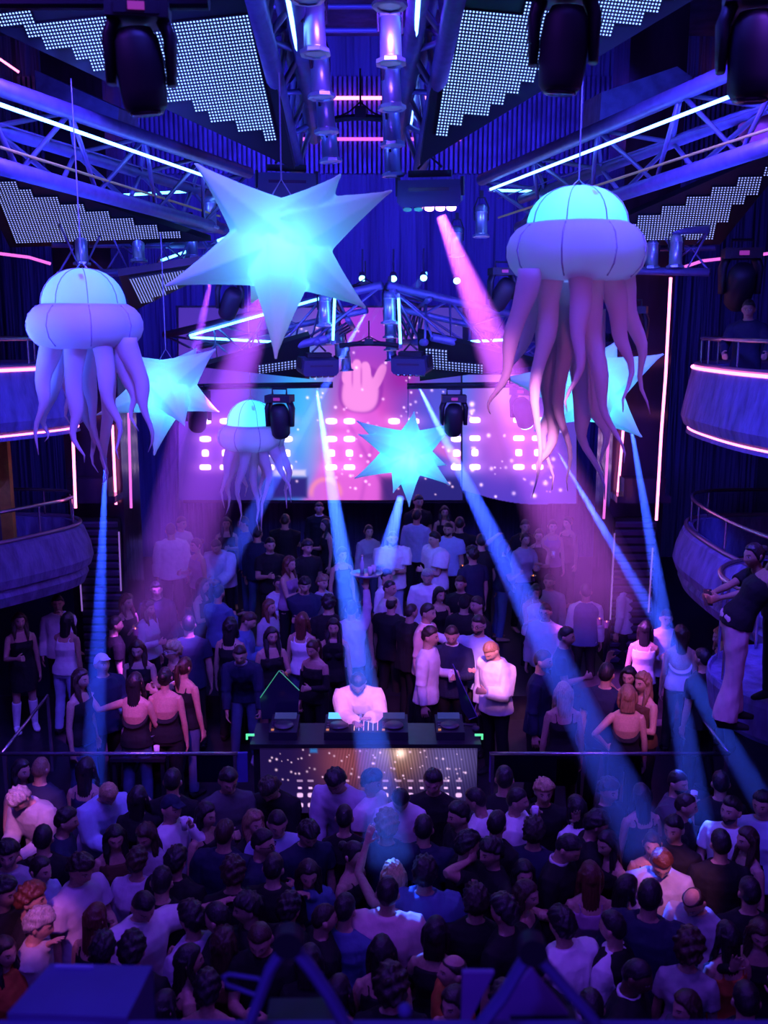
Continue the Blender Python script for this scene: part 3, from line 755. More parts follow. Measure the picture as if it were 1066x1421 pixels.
# ---- rails with glass at the stage front
m_glass = mat('rail_glass', (.05, .05, .12), .05, spec=.6)
gb = m_glass.node_tree.nodes['Principled BSDF']; gb.inputs['Transmission Weight'].default_value = 1.0; gb.inputs['Base Color'].default_value = (.85, .85, .95, 1); gb.inputs['IOR'].default_value = 1.05
def glass_rail(x0, x1, lab, z=1.5, back=None):
    a = at_z(x0, 1046, z); b = at_z(x1, 1046, z); e = empty('glass_railing', (a.x, a.y, .5), lab, 'railing', 'glass railings at the stage front')
    L = b.x - a.x
    mb = MB(); mb.tube([(0, 0, z - .5), (L, 0, z - .5)], .022, 10); mb.build('top_rail', m_steel, e, True)
    mb = MB(); mb.box((L / 2, 0, .5 * (z - .5)), (L - .04, .012, z - .56)); mb.build('glass_pane', m_glass, e)
    for x in (.03, L - .03): mb = MB(); mb.box((x, 0, (z - .5) / 2), (.035, .035, z - .52)); mb.build('post', m_steel, e)
    if back:
        c = at_z(back[0], back[1], z); d = c - a if back[2] == 0 else c - b; o_ = V((0, 0, 0)) if back[2] == 0 else V((L, 0, 0))
        p = o_ + V((d.x, d.y, 0))
        mb = MB(); mb.tube([o_ + V((0, 0, z - .5)), p + V((0, 0, z - .5))], .018, 10); mb.build('side_rail', m_steel, e, True)
        mb = MB(); mb.bar(p, p + V((0, 0, z - .5)), .03); mb.build('post', m_steel, e)
glass_rail(2, 330, 'glass railing with steel top rail left of the booth', back=(66, 965, 0))
glass_rail(680, 1012, 'glass railing with steel top rail right of the booth', back=(950, 965, 1))
for x0, x1, lab, c in ((272, 344, 'blue tinted panel hung low between left railing and booth', (.06, .06, .30)), (680, 772, 'violet tinted panel hung low right of the booth', (.20, .10, .42))):
    a = at(x0, 1046, 9.72); b = at(x1, 1086, 9.72); mb = MB(); mb.box(((a.x + b.x) / 2, 9.75, (a.z + b.z) / 2), (b.x - a.x, .04, a.z - b.z))
    tag(mb.build('front_panel', bumpy(mat('panel_%d' % x0, c, .5), 3, .1, .01)), lab, 'panel', 'panels beside the booth')
# ================================================================ trusses, lamps and screens overhead
m_chord = bumpy(mat('truss_blue', (.16, .15, .36), .45, .35), 10, .1, .004, vary=.15)
m_brace = mat('truss_brace', (.20, .18, .42), .4, .4)
m_tubeb = mat('neon_blue', (.05, .1, .3), .3, emit=(.13, .33, 1.0), es=8.0)
m_tubec = mat('neon_cyan', (.05, .1, .3), .3, emit=(.10, .48, 1.0), es=7.0)
m_yel = mat('yellow_conduit', (.75, .62, .16), .5)
m_dark = bumpy(mat('fixture_black', (.012, .011, .024), .55), 14, .1, .004)
m_chrome = bumpy(mat('chrome', (.50, .64, .85), .34, .75), 5, .15, .01)
m_lens = mat('lens_dark', (.05, .03, .06), .12, spec=.8)
def P3(t): return at(*t)
def truss(At, Bt, Ab, Bb, label, n=6, r=.055, back=.32, up=.05, name='truss', group='lattice trusses overhead'):
    """triangular truss: top and bottom chord at the given points, a third chord behind them, zigzag braces"""
    At, Bt, Ab, Bb = map(P3, (At, Bt, Ab, Bb))
    o_ = (At + Ab) / 2; e = empty(name, o_, label, 'truss', group)
    d = (Bt - At).normalized(); dn = (Ab - At).normalized(); bk = d.cross(dn).normalized()
    if bk.y < 0: bk = -bk
    Am = (At + Ab) / 2 + bk * back + V((0, 0, up)); Bm = (Bt + Bb) / 2 + bk * back + V((0, 0, up))
    for a, b, q in ((At, Bt, r), (Ab, Bb, r), (Am, Bm, r * .8)):
        mb = MB(); mb.tube([a - o_, b - o_], q, 12); mb.build('chord', m_chord, e, True)
    for k in range(n):
        for (p, q), (s, t) in (((At, Bt), (Ab, Bb)), ((At, Bt), (Am, Bm)), ((Ab, Bb), (Am, Bm))):
            mb = MB(); t0, t1, t2 = k / n, (k + .5) / n, (k + 1) / n
            mb.tube([p.lerp(q, t0) - o_, s.lerp(t, t1) - o_, p.lerp(q, t2) - o_], r * .34, 7)
            mb.build('lattice', m_brace, e, True)
    return e
def neon(pxs, lab, m=m_tubeb, r=.018):
    pts = [P3(t) for t in pxs]; e = empty('neon_tube', pts[0], lab, 'light tube', 'light tubes on the trusses')
    mb = MB(); mb.tube([p - pts[0] for p in pts], r, 8); mb.build('tube', m, e, True)
    for p in (pts[0], pts[-1]):
        mb = MB(); dd = (pts[-1] - pts[0]).normalized() * .05
        mb.tube([p - pts[0] - dd * .6, p - pts[0] + dd * .6], r * 1.35, 8); mb.build('end_cap', m_chrome, e)
def led_material(name, pitch, col, es):
    m = bpy.data.materials.new(name); m.use_nodes = True; N, L = nodes(m); b = N['Principled BSDF']
    b.inputs['Base Color'].default_value = (.01, .01, .014, 1); b.inputs['Roughness'].default_value = .6
    tc = N.new('ShaderNodeTexCoord'); mp = N.new('ShaderNodeMapping'); mp.inputs['Scale'].default_value = (1 / pitch,) * 3
    fr = N.new('ShaderNodeVectorMath'); fr.operation = 'FRACTION'; sb = N.new('ShaderNodeVectorMath'); sb.operation = 'SUBTRACT'; sb.inputs[1].default_value = (.5, .5, 0)
    ml = N.new('ShaderNodeVectorMath'); ml.operation = 'MULTIPLY'; ml.inputs[1].default_value = (1, 1, 0)
    ln = N.new('ShaderNodeVectorMath'); ln.operation = 'LENGTH'; cp = N.new('ShaderNodeMath'); cp.operation = 'LESS_THAN'; cp.inputs[1].default_value = .27
    mu = N.new('ShaderNodeMath'); mu.operation = 'MULTIPLY'; mu.inputs[1].default_value = es
    for a, c in ((tc.outputs['Object'], mp.inputs['Vector']), (mp.outputs['Vector'], fr.inputs[0]), (fr.outputs[0], sb.inputs[0]), (sb.outputs[0], ml.inputs[0]), (ml.outputs[0], ln.inputs[0]),
                 (ln.outputs['Value'], cp.inputs[0]), (cp.outputs[0], mu.inputs[0]), (mu.outputs[0], b.inputs['Emission Strength'])): L.new(a, c)
    b.inputs['Emission Color'].default_value = (*col, 1)
    try: m.cycles.emission_sampling = 'NONE'
    except Exception: pass
    return m
m_led1 = led_material('led_pixels_near', .029, (.22, .38, 1.0), 3.6)
m_led2 = led_material('led_pixels_mid', .034, (.28, .34, 1.0), 1.7)
m_led3 = led_material('led_pixels_far', .045, (.26, .34, 1.0), 1.7)
def led_triangle(A, B, C, label, m, step=.25, border=.10):
    """flat triangular frame carrying square modules: right angle (or base) at A, long edge B-C built in steps"""
    A, B, C = map(P3, (A, B, C)); u = (B - A); n = u.cross(C - A).normalized()
    if n.z > 0: n = -n
    ux = u.normalized(); vy = n.cross(ux)
    if (C - A).dot(vy) < 0: vy = -vy
    rot = Matrix((ux, vy, ux.cross(vy))).transposed().to_4x4(); rot.translation = A
    e = bpy.data.objects.new('led_panel', None); COL.objects.link(e); e.matrix_world = rot; tag(e, label, 'led panel', 'triangular led panels overhead')
    sgn = 1 if ux.cross(vy).dot(n) > 0 else -1
    bl = u.length; c2 = (V(((C - A).dot(ux), (C - A).dot(vy), 0)))
    mb = MB(); k = border
    mb.prism([V((-k, -k, 0)), V((bl + k * 2.2, -k, 0)), V((c2.x + (k if c2.x > 0 else -k), c2.y + k * 2.2, 0))], (0, 0, -sgn * .09)); mb.build('frame', m_black, e)
    mb = MB(); y = 0.0
    while y < c2.y - step * .6:
        t0 = (y + step * .5) / c2.y; xl = c2.x * t0; xr = bl + (c2.x - bl) * t0
        if c2.x > 0.3 * step or c2.x < -0.3 * step: xl = math.ceil(xl / step) * step
        xr = math.floor(xr / step) * step
        if xr - xl > step * .4: mb.box(((xl + xr) / 2, y + step / 2, sgn * .012), (xr - xl, step, .02))
        y += step
    mb.build('led_modules', m, e)
    return e
# near pair of big panels (underside seen from below)
led_triangle((345, 18, 8.9), (388, 207, 9.7), (-60, 10, 9.0), 'large triangular led panel upper left, white dots, stepped edge', m_led1, .116)
led_triangle((632, 10, 8.9), (602, 200, 9.7), (1010, -40, 8.8), 'large triangular led panel upper right, white dots, stepped edge', m_led1, .116)
led_triangle((22, 336, 12.6), (268, 328, 12.9), (-25, 240, 11.6), 'grey triangular led panel below the left truss, stepped edge', m_led2, .136)
led_triangle((990, 331, 12.6), (800, 333, 12.9), (1100, 215, 11.6), 'grey triangular led panel below the right truss, stepped edge', m_led2, .136)
led_triangle((178, 385, 12.2), (322, 362, 12.4), (190, 425, 13.4), 'small triangular led panel behind the left jellyfish', m_led2, .18)
led_triangle((420, 520, 13.8), (420, 484, 13.5), (300, 514, 13.3), 'slim triangular led panel at the centre, left of the gap', m_led3, .16)
led_triangle((592, 522, 13.8), (590, 480, 13.5), (735, 512, 13.3), 'slim triangular led panel at the centre, right of the gap', m_led3, .16)
# trusses
truss((-40, 108, 8.3), (345, 240, 13.6), (-40, 220, 8.3), (310, 318, 13.6), 'long blue truss slanting down from the upper left edge', 4, .075)
truss((1100, 62, 8.3), (668, 250, 13.6), (1100, 192, 8.3), (720, 316, 13.6), 'long blue truss slanting down from the upper right edge', 4, .075)
truss((345, -40, 7.6), (413, 236, 11.6), (402, -40, 7.6), (436, 190, 11.6), 'blue truss left of the centre gap, by chrome lamps', 4, .085, .25)
truss((640, -40, 7.6), (583, 236, 11.6), (586, -40, 7.6), (556, 190, 11.6), 'blue truss right of the centre gap, by chrome lamps', 4, .085, .25)
truss((80, 305, 12.4), (330, 320, 13.6), (80, 382, 12.4), (330, 370, 13.6), 'blue truss above the left jellyfish with small chrome lamps', 4, .05)
truss((985, 318, 12.4), (735, 330, 13.6), (985, 378, 12.4), (735, 372, 13.6), 'blue truss behind the right jellyfish with small chrome lamps', 4, .05)
truss((228, 465, 15.0), (530, 396, 13.2), (282, 505, 14.6), (455, 470, 13.2), 'blue truss rising to the centre from the left', 4, .055)
truss((850, 470, 15.0), (538, 396, 13.2), (790, 508, 14.6), (600, 468, 13.2), 'blue truss rising to the centre from the right', 4, .055)
truss((462, 402, 13.2), (472, 432, 17.0), (440, 475, 13.2), (462, 475, 17.0), 'short blue truss at the centre left of the gap', 4, .05)
truss((545, 402, 13.2), (538, 432, 17.0), (590, 475, 13.2), (555, 475, 17.0), 'short blue truss at the centre right of the gap', 4, .05)
for pts, lab in (([(-20, 138, 8.25), (335, 262, 13.5)], 'long bright blue tube along the left truss'), ([(1036, 125, 8.6), (680, 263, 13.5)], 'long bright blue tube along the right truss'),
                 ([(398, -10, 7.7), (433, 182, 11.5)], 'blue tube on the truss left of the centre gap'), ([(581, -10, 7.7), (570, 178, 11.5)], 'blue tube on the truss right of the centre gap'),
                 ([(150, 272, 13.8), (288, 264, 13.6)], 'level cyan tube behind the left truss'), ([(682, 264, 13.6), (862, 268, 13.8)], 'level cyan tube behind the right truss'),
                 ([(262, 466, 14.8), (452, 412, 13.3)], 'slanting cyan tube on the centre truss, left'), ([(262, 468, 14.8), (405, 476, 14.4)], 'level cyan tube at the centre, left of the lamps'),
                 ([(615, 476, 14.4), (712, 471, 14.8)], 'level cyan tube at the centre, right of the lamps'),
                 ([(465, 404, 13.15), (462, 475, 13.3)], 'upright cyan tube left of the centre gap'), ([(553, 410, 13.15), (556, 480, 13.3)], 'upright cyan tube right of the centre gap'),
                 ([(300, 335, 13.2), (338, 320, 13.0)], 'short cyan tube behind the big star, left'), ([(222, 362, 13.6), (268, 346, 13.4)], 'short cyan tube right of the left jellyfish'),
                 ([(890, 355, 13.4), (918, 335, 13.2)], 'short cyan tube right of the right jellyfish')):
    neon(pts, lab, m_tubec if 'cyan' in lab else m_tubeb)
for pts, lab in (([(-20, 198, 8.4), (305, 300, 13.4)], 'yellow conduit running along the left truss'), ([(1090, 172, 8.4), (692, 302, 13.4)], 'yellow conduit running along the right truss')):
    mb = MB(); mb.tube([P3(t) for t in pts], .014, 8); tag(mb.build('conduit', m_yel), lab, 'conduit', 'yellow conduits')
for pts, lab in (([(-20, 165, 8.7), (330, 274, 13.9)], 'thin pale cable along the left truss'), ([(1090, 138, 8.7), (690, 276, 13.9)], 'thin pale cable along the right truss')):
    mb = MB(); mb.tube([P3(t) for t in pts], .008, 6); tag(mb.build('cable', m_brace), lab, 'cable', 'cables on the trusses')
# chrome par cans in rows
def make_par():
    e = empty('par_can', (0, 0, 0), 'x', 'lamp', 'chrome par cans')
    mb = MB(); mb.lathe([(.001, .24), (.05, .24), (.082, .20), (.085, .16), (.085, .15), (.092, .145), (.092, .125), (.085, .12), (.088, -.16), (.094, -.165), (.094, -.18), (.001, -.18)], 20); mb.build('barrel', m_chrome, e, True)
    mb = MB(); mb.lathe([(.092, -.18), (.125, -.185), (.128, -.215), (.092, -.22), (.084, -.21)], 8); mb.build('colour_frame', m_chrome, e)
    mb = MB(); mb.lathe([(.001, -.190), (.09, -.190), (.09, -.205), (.001, -.205)], 18); mb.build('lens', m_lens, e)
    mb = MB(); mb.tube([(.10, 0, .02), (.105, 0, .20), (.05, 0, .34), (-.05, 0, .34), (-.105, 0, .20), (-.10, 0, .02)], .012, 6); mb.build('bracket', m_dark, e)
    mb = MB(); mb.box((0, 0, .39), (.05, .05, .10)); mb.build('clamp', m_dark, e)
    return e
def rowcans(a, b, n, lab, s=1.0, first=[None]):
    for k in range(n):
        t = k / max(1, n - 1); p = P3(a).lerp(P3(b), t)
        if first[0] is None: first[0] = make_par(); c = first[0]
        else: c = copy_tree(first[0])
        c.location = p; c.scale = (s,) * 3; c.rotation_euler = (R(-4), 0, R(20 * k))
        nth = ('nearest', 'second', 'third', 'fourth', 'fifth', 'farthest')
        c['label'] = lab % (nth[k] if k < n - 1 or n == 1 else 'farthest')
rowcans((426, -45, 7.4), (457, 196, 11.0), 5, 'chrome par can hanging left of the top centre gap, %s of its row')
rowcans((541, -35, 7.4), (544, 216, 11.0), 5, 'chrome par can hanging right of the top centre gap, %s of its row')
rowcans((451, 432, 13.3), (480, 498, 16.5), 4, 'chrome par can at the picture centre, left row, %s', .95)
rowcans((541, 428, 13.3), (543, 484, 16.5), 4, 'chrome par can at the picture centre, right row, %s', .95)
for x, y, D, lab in ((113, 346, 12.7, 'chrome par can above the left jellyfish'), (192, 342, 12.9, 'chrome par can between left jellyfish and big star'), (292, 296, 13.2, 'chrome par can at the left tip of the big star'),
                     (266, 338, 13.3, 'small chrome par can under the left truss end'), (668, 308, 13.2, 'chrome par can left of the right jellyfish'), (634, 336, 14.0, 'small chrome par can beside the pink beam'),
                     (755, 292, 13.0, 'chrome par can behind the dome of the right jellyfish'), (905, 352, 12.8, 'chrome par can behind the right jellyfish, lower side'), (938, 350, 12.6, 'chrome par can at the end of the right truss')):
    rowcans((x, y, D), (x, y, D), 1, lab + '%.0s', .9)
# chain hoists with hooks in the gap
def hoist(x, y0, y1, D, lab):
    a = P3((x, y0, D)); b = P3((x, y1, D)); e = empty('chain_hoist', a, lab, 'hoist', 'chain hoists')
    L = a.z - b.z
    mb = MB(); mb.tube([(0, 0, 0), (0, 0, -L * .75)], .012, 6); mb.build('chain', m_dark, e)
    mb = MB(); mb.box((0, 0, -L * .82), (.12, .10, L * .22)); mb.build('motor', m_dark, e)
    mb = MB(); mb.tube([(-.42, 0, -L * 1.0), (-.20, 0, -L * .92), (0, 0, -L * .90), (.20, 0, -L * .92), (.42, 0, -L * 1.0)], .035, 8); mb.build('spreader', m_dark, e)
    for sd in (1, -1): mb = MB(); mb.tube([(0, 0, -L * .62), (sd * .12, 0, -L * .80), (sd * .3, 0, -L * .95)], .009, 6); mb.build('sling', m_dark, e)
hoist(500, 95, 170, 11.0, 'black chain hoist with spreader in the top centre gap')
hoist(512, 445, 480, 14.0, 'black chain hoist with spreader at the picture centre')
hoist(507, 362, 402, 13.6, 'black hoist with chains above the centre truss')
# moving heads
def make_head():
    e = empty('moving_head', (0, 0, 0), 'x', 'stage light', 'moving head lights')
    mb = MB(); mb.prism([V((-.21, -.17, 0)), V((.21, -.17, 0)), V((.21, .17, 0)), V((-.21, .17, 0))], (0, 0, -.12)); mb.box((0, -.165, -.06), (.30, .03, .09)); mb.build('base', m_dark, e)
    mb = MB(); mb.box((0, -.185, -.06), (.11, .012, .05)); mb.build('display', mat('display_violet', (.05, .02, .06), .3, emit=(.5, .05, .6), es=.5), e)
    for sd in (1, -1):
        mb = MB(); mb.tube([(sd * .16, 0, -.10), (sd * .205, 0, -.22), (sd * .205, 0, -.52)], [(.12, .05), (.12, .05), (.08, .035)], 10); mb.build('yoke_arm', m_dark, e, True)
    h = empty('head', (0, 0, -.46), None, None); h.parent = e
    mb = MB(); mb.lathe([(.001, .30), (.11, .30), (.155, .22), (.168, .05), (.160, -.10), (.150, -.20), (.125, -.235), (.001, -.235)], 20); hd = mb.build('head', m_dark, e, True); hd.location = (0, 0, -.46); bpy.data.objects.remove(h)
    mb = MB(); mb.lathe([(.001, 0), (.115, 0), (.118, -.02), (.10, -.03), (.001, -.022)], 20); l_ = mb.build('lens', m_lens, hd, True); l_.location = (0, 0, -.23)
    mb = MB(); mb.tube([(-.12, 0, 0), (-.12, 0, .10), (.12, 0, .10), (.12, 0, 0)], .018, 6); mb.build('clamp', m_dark, e)
    return e
HEAD0 = [None]
def moving_head(x, y, D, lab, s=1.0, rz=0, tilt=(0, 0), glow=None):
    """(x, y): picture point of the base's middle"""
    if HEAD0[0] is None: HEAD0[0] = make_head(); c = HEAD0[0]
    else: c = copy_tree(HEAD0[0])
    c.location = P3((x, y, D)); c.scale = (s,) * 3; c.rotation_euler = (0, 0, R(rz)); c['label'] = lab
    for ch in c.children:
        if ch.name.startswith('head'):
            ch.rotation_euler = (R(tilt[0]), R(tilt[1]), 0)
            if glow:
                for l_ in ch.children: l_.material_slots[0].link = 'OBJECT'; l_.material_slots[0].material = glow
    return c
moving_head(192, 6, 6.2, 'large dark moving head hanging at the top left', .86, 8, (6, -6))
moving_head(785, -24, 6.2, 'large dark moving head hanging at the top right of centre', .86, -10, (6, 4))
moving_head(1052, -18, 6.0, 'large dark moving head cut off by the upper right edge', .86, -14, (4, 0))
for x0, x1, lab in ((-60, 290, 'black pipe along the top edge carrying the left moving head'), (700, 1120, 'black pipe along the top edge carrying the right moving heads')):
    mb = MB(); mb.tube([P3((x0, 2 if x0 < 0 else -35, 6.25)), P3((x1, 2 if x0 < 0 else -35, 6.25))], .05, 12); tag(mb.build('lighting_pipe', m_dark), lab, 'pipe', 'lighting pipes')
m_glowc = mat('lens_cyan', (.1, .1, .1), .2, emit=(.25, .75, 1), es=6.0)
m_glowp = mat('lens_pink', (.1, .1, .1), .2, emit=(1, .45, .95), es=7.0)
for x, y, s, lab, rz, tl in ((273, 542, 1.0, 'moving head on the bar left of the small jellyfish', 20, (25, 0)), (388, 548, 1.05, 'moving head on the bar above the small jellyfish', -10, (15, 0)), (630, 548, 1.0, 'moving head on the bar right of the centre star', 0, (22, 0)),
                             (728, 538, 1.0, 'moving head on the bar behind the right jellyfish', -30, (35, 0)), (880, 425, .95, 'moving head left of the tall strip on the right pillar', -20, (30, 0)), (318, 385, .9, 'moving head hanging under the big star, left', 10, (30, 20)), (697, 372, .9, 'moving head hanging beside the pink beam, right', 10, (30, 20)), (1030, 345, 1.3, 'big dark moving head on the right balcony', -10, (40, 0))):
    moving_head(x, y, 13.9 if y > 500 else 12.6, lab, s * .82, rz, tl, m_glowc if 'behind the right' in lab else None)
for x0, x1, y, lab in ((255, 462, 537, 'black lighting bar left of the centre'), (565, 768, 536, 'black lighting bar right of the centre')):
    mb = MB(); mb.tube([P3((x0, y, 14.1)), P3((x1, y - 3, 14.1))], .045, 10); tag(mb.build('lighting_bar', m_dark), lab, 'pipe', 'lighting pipes')
# box shaped multi-lens fixtures
def box_light(x, y, D, w, lab, rz=0, tilt=0, glow=None, lit=()):
    p = P3((x, y, D)); e = empty('box_light', p, lab, 'stage light', 'box shaped stage lights'); e.rotation_euler = (R(tilt), 0, R(rz))
    mb = MB(); h = w * .42; d = w * .5
    mb.prism([V((-w / 2, -d / 2, h / 2)), V((w / 2, -d / 2, h / 2)), V((w / 2 * 1.04, -d / 2, -h * .3)), V((w / 2 * .9, -d / 2, -h / 2)), V((-w / 2 * .9, -d / 2, -h / 2)), V((-w / 2 * 1.04, -d / 2, -h * .3))], (0, d, 0)); mb.build('housing', bumpy(mat('fixture_navy', (.05, .045, .11), .4), 10, .1, .004), e)
    for sd in (1, -1): mb = MB(); mb.box((sd * w * .53, 0, h * .25), (w * .05, d * .5, h * .7)); mb.build('bracket', m_dark, e)
    mb = MB(); mb.box((0, 0, h * .72), (w * .7, d * .35, h * .25)); mb.tube([(-w * .2, 0, h * .9), (0, 0, h * 1.35), (w * .2, 0, h * .95)], .014, 6); mb.build('hanger', m_dark, e)
    for k in range(5):
        mb = MB(); mb.lathe([(.001, -.03), (w * .075, -.03), (w * .085, .02), (.001, .02)], 14, Matrix.Rotation(R(-28), 4, 'X')); l_ = mb.build('lens', glow if (glow and k in lit) else m_lens, e); l_.location = (w * (-.36 + .18 * k), -d * .28, -h * .5)
    mb = MB()
    mb.box((0, -d * .505, h * .15), (w * .66, .008, h * .12))
    mb.build('vent_grille', m_lens, e)
box_light(398, 258, 11.3, .62, 'boxy stage light hanging behind the big star', 8, 5)
box_light(597, 268, 11.0, .66, 'boxy stage light with three lit pink lenses', -8, 8, m_glowp, (2, 3, 4))
box_light(441, 508, 13.2, .50, 'boxy stage light at the centre left of the chrome lamps', 28, 12)
box_light(572, 506, 13.2, .50, 'boxy stage light at the centre right of the chrome lamps', -28, 12)
# small lamps on the back wall and in the rig
for x, y, lab in ((391, 388, 'small cyan lamp on the back wall behind the big star'), (503, 386, 'small cyan lamp on the back wall, left of the hoist'), (546, 386, 'small cyan lamp on the back wall, above centre'), (588, 385, 'brightest small cyan lamp on the back wall'), (634, 389, 'small cyan lamp on the back wall by the pink beam')):
    p = P3((x, y, 17.5)); e = empty('spot_lamp', p, lab, 'stage light', 'small cyan lamps on the back wall')
    mb = MB(); mb.lathe([(.001, .14), (.06, .13), (.075, -.02), (.001, -.02)], 16, Matrix.Rotation(R(-60), 4, 'X')); mb.build('housing', m_dark, e, True)
    mb = MB(); mb.lathe([(.001, -.03), (.06, -.02), (.06, -.015), (.001, -.015)], 16, Matrix.Rotation(R(-60), 4, 'X')); mb.build('lens', m_glowc, e)
    mb = MB(); mb.tube([(0, .1, .05), (0, .1, .5)], .02, 6); mb.build('arm', m_dark, e)

mb = MB(); mb.lathe([(.20 * math.cos(a), .20 * math.sin(a)) for a in [R(-89 + 17.8 * k) for k in range(11)]], 20)
tag(mb.build('ball_lamp', mat('ball_pink', (.7, .12, .30), .5), loc=P3((1056, 176, 9.4)), smooth=True), 'round pink ball hanging behind the right truss end', 'ball lamp')
# ================================================================ inflatable jellyfish and stars, lit from inside
def fabric(name, trans=.55):
    m = bpy.data.materials.new(name); m.use_nodes = True; N, L = nodes(m); b = N['Principled BSDF']; out = N['Material Output']
    b.inputs['Base Color'].default_value = (.80, .80, .84, 1); b.inputs['Roughness'].default_value = .75
    tr = N.new('ShaderNodeBsdfTranslucent'); tr.inputs['Color'].default_value = (.86, .86, .9, 1)
    mx = N.new('ShaderNodeMixShader'); mx.inputs[0].default_value = trans
    tc = N.new('ShaderNodeTexCoord'); no = N.new('ShaderNodeTexNoise'); no.inputs['Scale'].default_value = 5; no.inputs['Detail'].default_value = 3
    bp = N.new('ShaderNodeBump'); bp.inputs['Strength'].default_value = .25; bp.inputs['Distance'].default_value = .03
    L.new(tc.outputs['Object'], no.inputs['Vector']); L.new(no.outputs['Fac'], bp.inputs['Height']); L.new(bp.outputs['Normal'], b.inputs['Normal'])
    L.new(b.outputs[0], mx.inputs[1]); L.new(tr.outputs[0], mx.inputs[2]); L.new(mx.outputs[0], out.inputs['Surface'])
    return m
m_fab = fabric('inflatable_fabric'); m_seam = mat('seam_thread', (.35, .3, .5), .7)
def lamp(p, power, color, r=.06, parent=None):
    l = bpy.data.lights.new('lamp', 'POINT'); l.energy = power; l.color = color; l.shadow_soft_size = r
    o = bpy.data.objects.new('lamp', l); COL.objects.link(o); o.location = p
    if parent is not None: o.parent = parent
    return o
m_wire = mat('wire', (.3, .28, .4), .4, .5)
def star(C, tips, label, power, col=(.05, .72, 1.0), wire=60, br=.36, lamp_off=(0, -.02, -.02)):
    c = P3(C); D = C[2]; s_ = D / (1350 * math.cos(PITCH)); e = empty('inflatable_star', c, label, 'inflatable star', 'hanging inflatable stars')
    offs = []
    mxl = max(math.hypot(x - C[0], y - C[1]) for x, y, *_ in tips) * 1.0
    mb = MB(); L = mxl * s_ * 1.02
    dirs = []
    for t in tips:
        p = at(t[0], t[1], D) - c; q = math.sqrt(max(0.0, L * L - p.length_squared))
        f = t[2] if len(t) > 2 else 0.5
        toward = (CAM - c).normalized() * (q * f)
        dirs.append(p + toward)
    dirs += [V((.1, .8, .35)).normalized() * L * .9, V((-.3, .75, -.3)).normalized() * L * .9]
    mb.lathe([(L * .30 * math.cos(a), L * .30 * math.sin(a)) for a in [R(-89.9 + 17.98 * k) for k in range(11)]][::1], 20)
    for d in dirs:
        u = d.normalized(); Lr = d.length; rr = []
        prof = [(.12, br * .84), (.20, br * .82), (.40, br * .58), (.60, br * .365), (.80, br * .175), (.92, br * .070), (1.0, .012)]
        mb.tube([u * (Lr * a) for a, _ in prof], [r_ * L for _, r_ in prof], 7)
    me = evaluated(mb, [('REMESH', dict(mode='VOXEL', voxel_size=max(.012, L * .014))), ('SMOOTH', dict(factor=.5, iterations=1))], 'shell')
    me.materials.append(m_fab); obj('shell', me, e)
    mb = MB(); top = L * .42
    mb.tube([(-.10 * L, 0, L * .30), (0, 0, L * .46), (.10 * L, 0, L * .30)], .006, 6); mb.tube([(0, 0, L * .46), (0, 0, L * .46 + wire * s_)], .006, 6); mb.build('hanging_wire', m_wire, e)
    l = lamp(V(lamp_off) * L * 4, power, col, .05, e); l.name = 'inner_lamp'
    return e
star((392, 337, 7.7), [(272, 228, .3), (472, 243, .2), (543, 265, .25), (232, 396, .4), (506, 426, .25), (383, 490, .75), (347, 424, -.3), (440, 300, -.8)], 'largest inflatable star, glowing white blue, hanging upper left of centre', 17, (.08, .55, 1.0), wire=130, br=.35)
star((232, 536, 11.3), [(298, 485, .4), (275, 481, -.5), (160, 488, .2), (134, 576, .3), (304, 572, .2), (255, 588, .8), (214, 632, .3), (196, 510, -.5)], 'inflatable star half hidden behind the left jellyfish', 15, (.05, .60, 1.0), wire=150, br=.36)
star((566, 627, 14.3), [(495, 584, .2), (498, 603, .5), (575, 571, .1), (634, 586, .3), (621, 646, -.3), (624, 673, .3), (568, 703, .3), (546, 683, .5), (492, 664, .3)], 'inflatable star hanging low in front of the screen', 20, (.04, .66, 1.0), wire=70, br=.34)
star((818, 540, 10.6), [(921, 491, .1), (890, 606, .3), (698, 524, .1), (742, 598, .2), (780, 470, .1), (840, 585, .8), (858, 470, -.4)], 'inflatable star behind the tentacles of the right jellyfish', 15, (.04, .66, 1.0), wire=60, br=.38)
